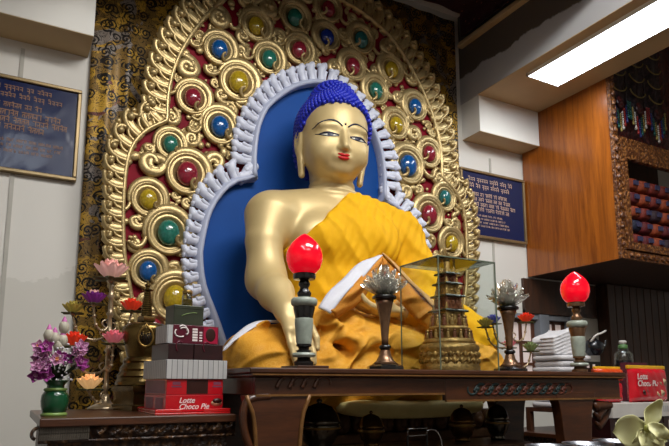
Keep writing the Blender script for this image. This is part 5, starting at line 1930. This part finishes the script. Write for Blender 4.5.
BX, BY = .567, 2.40
z = ZL
tr = thing('red_tray', 'shiny red lacquer tray under the stacked snack boxes', 'tray', (.645, 2.36, z))
b = MB(); b.box((-.125, 0, 0), (.172, .34, .006)); b.box((-.125, 0, .006), (-.02, .006, .020)); b.box((.06, 0, .006), (.172, .006, .020)); b.box((-.125, .334, .006), (.172, .34, .020)); b.box((-.125, .006, .006), (-.119, .334, .018)); b.box((.166, .006, .006), (.172, .334, .018))
b.build('tray_body', mat('red_lacquer', srgb(196, 22, 24), .18, coat=.6), tr, smooth=False, bevel=.002)
z += .0065
t = carton('snack_box', 'red choco pie box with white lettering at the bottom of the left box stack', 'box', (BX, BY, z), .240, .26, .066, M['red_card'], .11)
lettering('Lotte\nChoco Pie', .030, M['white_print'], t, (.052, -.0008, .036), shear=.32, bold=.0004)
b = MB(); b.lathe([(.023, 0), (.024, .0006), (0, .0008)], 20, (.212, 0, .033), axis='y', sy=.55); b.build('pie_picture', M['cream_print'], t)
b = MB(); b.lathe([(.020, 0), (.021, .0012), (0, .0014)], 20, (.215, 0, .042), axis='y', sy=.5); b.build('chocolate_picture', M['choc_print'], t)
b = MB(); b.box((-.0008, .03, .012), (0, .12, .056)); b.box((-.0008, .15, .012), (0, .24, .056)); b.build('side_print', M['pink_card'], t, smooth=False)
z += .0665
t = carton('snack_box', 'red carton with dark window between the choco pie box and striped carton', 'box', (BX + .002, BY + .004, z), .238, .26, .062, M['red_card'], .11)
b = MB(); b.box((.082, -.0008, .004), (.172, 0, .060)); b.build('dark_window', M['choc_print'], t, smooth=False)
for x in (.020, .192):
    b = MB(); b.box((x, -.0008, .030), (x + .040, 0, .036)); b.box((x + .004, -.0008, .040), (x + .036, 0, .052)); b.build('small_print', M['pink_card'], t, smooth=False)
b = MB(); b.box((-.0008, .02, .006), (0, .25, .058)); b.build('side_print', M['pink_card'], t, smooth=False)
z += .0625
t = carton('striped_carton', 'pale grey striped carton in the middle of the left box stack', 'box', (BX - .004, BY - .004, z), .258, .28, .076, M['grey_stripes'], .11)
z += .0765
for k, (x0, w_, d0) in enumerate(((.004, .104, .006), (.111, .124, .019))):
    t = carton('dark_biscuit_box', ('dark brown biscuit box on the left of the striped carton top', 'dark brown biscuit box on the right of the striped carton top')[k], 'box', (BX + x0, BY + d0, z), w_, .20, .064, M['brown_card'], .11, 'dark biscuit boxes on the striped carton')
    b = MB()
    c = clothoid((w_ * .35, .045), radians(120), .06, -14, -90, 16); c[:, 2] -= .012; b.tube(c + V(0, -.001, 0), .003, 5); b.build('swirl_print', M['darkred_card'], t)
z += .0645
t = carton('maroon_box', 'maroon box with white swirl print upright on the dark biscuit boxes', 'box', (BX + .022, BY + .02, z), .196, .14, .076, M['darkred_card'], .11)
b = MB()
for (x, zz_, hd, k0, k1, ln) in ((.030, .060, 30, -30, -90, .06), (.045, .030, 200, -20, -80, .06), (.060, .050, 100, 20, 90, .05)):
    c = clothoid((x, zz_), radians(hd), ln, k0, k1, 14); b.tube(c + V(0, -.0006, 0), .0032, 5)
b.build('swirl_print', M['white_print'], t)
b = MB()
for k in range(5): b.box((.082, -.001, .012 + .011 * k), (.104, 0, .020 + .011 * k))
for k in range(4): b.box((.112, -.001, .012 + .011 * k), (.124, 0, .018 + .011 * k))
b.build('vertical_print', M['white_print'], t, smooth=False)
b = MB(); b.box((.130, -.0009, .004), (.192, 0, .072)); b.build('crimson_panel', M['magenta_print'], t, smooth=False)
b = MB(); b.ball((.161, -.001, .040), (.022, .0015, .028), 14, 8); b.build('cake_print', M['choc_print'], t)
b = MB(); b.box((-.024, .0, .002), (-.0005, .135, .074)); b.build('side_flap', M['grey_stripes'], t, smooth=False)
z += .0765
t = carton('grey_green_tin', 'grey-green tin box on top of the maroon box', 'tin', (BX + .026, BY + .03, z), .126, .10, .080, M['tin_green'], .11)
b = MB(); b.box((-.001, -.001, .066), (.127, .101, .081)); b.build('lid', M['tin_green'], t, smooth=False, bevel=.002)
b = MB(); c = clothoid((.03, .036), radians(25), .07, -2, -16, 14); b.tube(c + V(0, -.0008, 0), .0018, 5); b.build('scroll_print', M['green_band'], t)
z += .0815
t = thing('honey_jar', 'small glass jar of yellow contents on the topmost tin', 'jar', (BX + .092, BY + .085, z))
b = MB(); b.lathe([(.020, 0), (.022, .004), (.022, .044), (.018, .052), (.018, .054)], 24); b.build('jar_glass', M['jar_glass'], t)
b = MB(); b.lathe([(.0, .003), (.0195, .004), (.0195, .030), (0, .031)], 20); b.build('contents', mat('yellow_contents', srgb(176, 150, 30), .35, vary=.3), t)
b = MB(); b.lathe([(.0195, .053), (.0205, .055), (.0205, .066), (.018, .069), (0, .069)], 24); b.build('lid', M['brass'], t)

# ------------------------------------------------------------------ right: cartons, snack packs, jar, white stack, kettle
M['white_card'] = mat('white_carton_card', srgb(196, 192, 186), .5, vary=.12)
M['label_white'] = mat('label_paper', srgb(190, 186, 180), .5, vary=.15, vscale=40)
def rects(rl, th_=.0008):
    b = MB()
    for x0, z0, x1, z1 in rl: b.box((x0, -th_, z0), (x1, 0, z1))
    return b
places = ['under the white carton, left one', 'under the white carton, middle one', 'under the white carton, right one']
for k in range(3):
    t = carton('labelled_box', 'dark box with white label ' + places[k], 'box', (3.40 + k * .275, 2.58, .6605), .262, .26, .125, M['brown_card'], 0, 'dark labelled boxes under the white carton')
    rects([(.05, .03, .21, .10)]).build('paper_label', M['label_white'], t, smooth=False)
    q = rects([(.065, .045, .12, .052), (.065, .06, .13, .067), (.14, .045, .19, .085), (.065, .078, .11, .084)], .0014); q.build('label_print', M['brown_card'], t, smooth=False)
t = carton('white_carton', 'long white carton under the red snack packs on the right', 'box', (3.42, 2.57, .7865), .80, .30, .092, M['white_card'])
rects([(.34, .03, .40, .07), (.41, .03, .45, .07), (.52, .03, .60, .07)]).build('grey_print', M['grey_stripes'], t, smooth=False)
zc = .879


def puff_pack(w_, h_, d_, n=22, m=12):
    """pillow bag standing up, crimped at both ends (origin at bottom centre)"""
    b = MB()
    for sgn in (-1, 1):
        G = np.zeros((n, m, 3))
        for i in range(n):
            u = i / (n - 1) * 2 - 1
            for j in range(m):
                v = j / (m - 1)
                dd = (1 - abs(u) ** 4) ** .5 * (1 - abs(2 * v - 1) ** 6) ** .5
                wr = .004 * sin(u * 17 + v * 9) * dd
                G[i, j] = (u * w_ / 2 * (1 - .03 * sin(pi * v)), sgn * (d_ / 2 * dd + wr + .0006), h_ * v)
        b.grid(G if sgn < 0 else G[::-1])
    return b


M['red_foil'] = mat('red_snack_foil', srgb(196, 16, 34), .25, vary=.25, vscale=9, coat=.4)
M['orange_foil'] = mat('orange_snack_foil', srgb(226, 78, 30), .28, vary=.3, vscale=12, coat=.3)
M['yellow_foil'] = mat('yellow_snack_strip', srgb(226, 176, 34), .3, vary=.2, vscale=14)
def pack(name, label, x, y, z_, w_, h_, d_, mt, rz=0, lay=None):
    t = thing(name, label, 'snack pack', (x, y, z_), rz)
    b = puff_pack(w_, h_, d_); o = b.build('bag', mt, t, fix=True)
    return t
pk = pack('snack_pack', 'large red choco pie snack pack with yellow top on the right', 3.945, 2.68, zc, .44, .235, .10, M['red_foil'], .05)
lettering('Lotte\nChoco Pie', .056, M['white_print'], pk, (-.190, -.052, .155), shear=.2, bold=.0006)
b = MB(); b.lathe([(.040, 0), (.042, .002), (0, .003)], 20, (.12, -.047, .135), axis='y', sy=.6); b.lathe([(.045, 0), (.046, .002), (0, .003)], 20, (.08, -.048, .060), axis='y', sy=.5); b.build('pie_picture', M['cream_print'], pk)
b = MB(); b.lathe([(.030, 0), (.032, .002), (0, .003)], 18, (-.10, -.048, .07), axis='y', sy=.6); b.build('chocolate_picture', M['choc_print'], pk)
b = MB(); P = np.zeros((12, 2, 3))
b.box((-.218, -.012, .226), (.218, .012, .250)); b.build('yellow_strip', M['yellow_foil'], pk, smooth=False, bevel=.004)
pk = pack('snack_pack', 'smaller red snack pack partly behind the right end of the long table', 3.565, 2.70, zc, .24, .14, .09, M['red_foil'], .02)
rects([(-.06, .05, .02, .075), (-.05, .085, .03, .10)]).build('white_lettering', M['white_print'], pk, smooth=False).location = (0, -.046, 0)
pk = pack('snack_pack', 'orange and red snack pack with yellow edge lying above the smaller red pack', 3.56, 2.70, zc + .1405, .27, .085, .11, M['orange_foil'], .02)
b = MB(); b.box((-.13, -.012, .080), (.13, .012, .098)); b.build('yellow_strip', M['yellow_foil'], pk, smooth=False, bevel=.004)
rects([(-.10, .03, -.03, .05), (-.02, .03, .06, .05)]).build('white_lettering', M['white_print'], pk, smooth=False).location = (0, -.0555, 0)
for k, (x, w_, lb) in enumerate(((3.46, .17, 'small black carton behind the orange snack pack'), (3.92, .22, 'small dark red carton behind the large snack pack'))):
    t = carton('small_carton', lb, 'box', (x, 2.80, zc + .0005), w_, .06, .275, (M['black'], M['darkred_card'])[k])
    rects([(.03, .232, .055, .256), (.09, .232, .115, .256)]).build('white_print', M['white_print'], t, smooth=False)

# glass jar on a dark cupboard box behind the packs
t = carton('dark_chest', 'dark wooden chest behind the snack packs carrying the glass jar', 'chest', (3.96, 2.885, .6605), .33, .24, .455, M['dark_wood'])
b = MB(); b.box((-.006, -.006, .455), (.336, .246, .468)); b.build('lid', M['dark_wood'], t, smooth=False)
t = thing('glass_jar', 'clear glass jar with green and white stopper above the red snack packs', 'jar', (4.14, 2.985, 1.1295))
b = MB(); b.lathe([(.060, .001), (.064, .006), (.066, .05), (.064, .095), (.050, .115), (.036, .122), (.034, .135), (.038, .14)], 28); b.build('jar_glass', M['jar_glass'], t)
b = MB(); b.lathe([(0, .004), (.058, .006), (.059, .05), (0, .052)], 24); b.build('contents', mat('dark_blue_contents', srgb(30, 40, 60), .4, vary=.5, vscale=30), t)
b = MB(); b.lathe([(.034, .136), (.036, .14), (.034, .165), (.020, .172), (0, .173)], 20); b.build('green_stopper', mat('green_stopper', srgb(74, 110, 62), .4), t)
b = MB(); b.lathe([(.016, .172), (.026, .178), (.028, .192), (.022, .20), (0, .202)], 18); b.build('stopper_knob', M['white_card'], t)

# tall stand with folded white cloths, white cloth bundle and dark kettle
t = thing('tall_stand', 'dark wooden stand carrying the folded white cloths behind the right red lamp', 'stand', (3.72, 3.20, 0))
b = MB(); b.box((-.22, -.18, .80), (.22, .18, .83)); b.build('top', M['dark_wood'], t, smooth=False)
for sx in (-.2, .2):
    for sy in (-.16, .16):
        b = MB(); b.box((sx - .02, sy - .02, .661 if sx > -.0 or True else 0), (sx + .02, sy + .02, .80)); b.build('leg', M['dark_wood'], t, smooth=False)
M['linen'] = mat('white_linen', srgb(206, 204, 206), .8, vary=.08, bump=.15)
ords = ['lowest', 'second', 'third', 'fourth', 'fifth', 'sixth', 'seventh', 'eighth', 'topmost']
zf = .8305
for k in range(9):
    w_ = .40 - .008 * (k % 3) - .004 * k; h_ = .042
    b = pillow(w_, .30 - .006 * (k % 2), h_, e=7.0, nu=36, nv=10)
    o = b.build('folded_cloth', M['linen'], loc=(3.72 + .006 * ((k * 7) % 5 - 2), 3.20, zf + h_ / 2))
    tag(o, 'folded white cloth, %s of the stack behind the right red lamp' % ords[k], 'cloth', 'folded white cloths in the stack')
    zf += h_ + .0006
t = thing('cloth_bundle', 'slanting white cloth bundle on the folded cloths left of the kettle', 'cloth', (3.70, 3.22, zf))
def bundle_sdf(X, Y, Z):
    qx, qy = np.abs(X + .02) - .13, np.abs(Y) - .10
    top = .115 + .42 * (X + .15) * (X < .03) + (.0756 - .25 * (X - .03)) * (X >= .03)
    d = np.maximum(np.maximum(qx, qy), Z - top) - .012
    d = d + .005 * np.sin((Z - .30 * X) * 2 * pi / .026) + .004 * np.sin(X * 40 + Y * 22)
    return smax(d, .001 - Z, .01)
link('bundle_body', sdf_mesh(bundle_sdf, (-.24, -.16, -.01), (.26, .18, .36), .009, 'bundle_body', M['linen']), t)
kt = thing('kettle', 'small dark round kettle with pale handle on the folded cloths by the right lamp', 'kettle', (3.895, 3.055, zf))
M['kettle'] = mat('dark_kettle_enamel', srgb(28, 30, 34), .22, .3, coat=.4)
b = MB(); b.lathe([(.040, .0), (.044, .004), (.066, .03), (.074, .06), (.068, .09), (.045, .112), (.03, .118)], 28); b.build('body', M['kettle'], kt)
b = MB(); b.lathe([(.031, .117), (.030, .124), (.018, .130), (.008, .132), (.010, .142), (0, .147)], 18); b.build('lid', M['kettle'], kt)
b = MB(); b.tube(smooth_path([(.060, -.02, .05), (.088, -.03, .075), (.098, -.034, .115)], 10), np.linspace(.014, .008, 10), 8); b.build('spout', M['kettle'], kt)
b = MB(); b.tube(smooth_path([(-.052, -.02, .10), (-.03, -.05, .145), (.03, -.055, .165), (.085, -.05, .185)], 14), .008, 8); b.build('handle', mat('pale_handle', srgb(186, 182, 176), .4), kt)

# ------------------------------------------------------------------ foreground: silver offering bowls and a cream flower
FX = 1.50
fb = thing('front_offering_shelf', 'low dark shelf in the foreground carrying silver bowls', 'shelf', (FX, 1.08, 0))
b = MB(); b.box((-.42, -.20, .755), (.46, .14, .785)); b.build('top', M['dark_wood'], fb, smooth=False)
for x in (-.36, .40):
    b = MB(); b.box((x - .03, -.12, 0), (x + .03, .12, .755)); b.build('leg', M['dark_wood'], fb, smooth=False)
M['silver'] = mat('polished_silver', srgb(120, 122, 128), .3, 1.0)
M['water'] = mat('still_water', srgb(150, 160, 168), .04, 0, trans=.6, ior=1.33)
bowl = thing('offering_bowl', 'silver offering bowl at the left end of the foreground row', 'bowl', (FX - .30, 1.08, .785), group='silver offering bowls in front')
b = MB(); b.lathe([(.030, .0), (.032, .004), (.026, .010), (.040, .024), (.056, .044), (.0625, .062), (.064, .066), (.060, .065), (.052, .044), (.036, .024), (0, .018)], 32); b.build('bowl_body', M['silver'], bowl)
b = MB(); b.lathe([(0, .054), (.0565, .055), (.0565, .056), (0, .056)], 28); b.build('water', M['water'], bowl)
lb = ['second silver offering bowl from the left in the foreground row', 'third silver offering bowl from the left in the foreground row', 'silver offering bowl just left of the cream flower', 'silver offering bowl under the cream flower at right']
for k in range(4):
    c = copy_tree(bowl); c.location = (FX - .30 + .132 * (k + 1), 1.08 + .01 * (k % 2), .785); c['label'] = lb[k]
fv = thing('bud_vase', 'slim dark vase in the foreground holding the cream flower', 'vase', (1.348, .93, .785))
b = MB(); b.lathe([(.022, 0), (.024, .004), (.024, .03), (.012, .05), (.010, .062), (.012, .066)], 18); b.build('body', M['black'], fv)
M['cream'] = mat('cream_petal', srgb(206, 202, 148), .5, vary=.10, vscale=18)
M['cream_in'] = mat('yellow_green_throat', srgb(150, 150, 70), .5)
fl = thing('cream_flower', 'large cream orchid flower in the right foreground', 'flower', (1.348, .93, .851))


def big_petal(tip_dir, length, width, bend, n=14, m=9, base=(0, 0, 0), side=(0, -1, 0)):
    """rounded petal in a plane facing the viewer"""
    d = np.array(tip_dir, float); d /= np.linalg.norm(d)
    s = np.cross(d, np.array(side, float)); s /= np.linalg.norm(s)
    f = np.cross(s, d)
    G = np.zeros((n, m, 3))
    for i in range(n):
        t_ = i / (n - 1)
        w_ = width * (sin(pi * (t_ * .86 + .12)) ** .65) * (.75 + .35 * t_)
        if i == n - 1: w_ *= .45
        for j in range(m):
            u = j / (m - 1) * 2 - 1
            G[i, j] = np.array(base) + d * length * t_ + s * u * w_ / 2 + f * (bend * sin(pi * t_ * .8) + .010 * u * u - .006 * sin(3 * t_ * pi) * u)
    return G


rtv = V(.877, -.48, 0)                           # across the flower, as it faces the altar's visitors
upv = V(0, 0, 1)
cen = V(.0, .0, .042)
for (du, dv, ln, wd, bd) in ((-.95, -.05, .080, .085, .012), (.62, .95, .085, .042, -.014), (.05, -.8, .065, .068, .018), (.9, -.45, .050, .050, .012), (-.55, -.95, .06, .05, .008)):
    b = MB(); b.grid(big_petal(rtv * du + upv * dv, ln, wd, bd, base=cen + V(0, 0, 0), side=(-.48, -.877, 0)), thick=.0014)
    b.build('petal', M['cream'], fl, fix=True)
b = MB(); b.grid(big_petal(rtv * .35 - upv * .5, .042, .040, .02, base=cen + V(-.008, -.016, .016), side=(-.48, -.877, 0)), thick=.0014); b.build('lip_petal', M['cream'], fl, fix=True)
b = MB(); b.ball(cen + V(-.006, -.012, .004), (.009, .008, .010), 10, 7); b.build('throat', M['cream_in'], fl)
b = MB(); b.tube(smooth_path([(0, 0, -.05), (.004, .006, 0), cen + V(.004, .006, -.004)], 10), .003, 6); b.build('stem', M['stem'], fl)
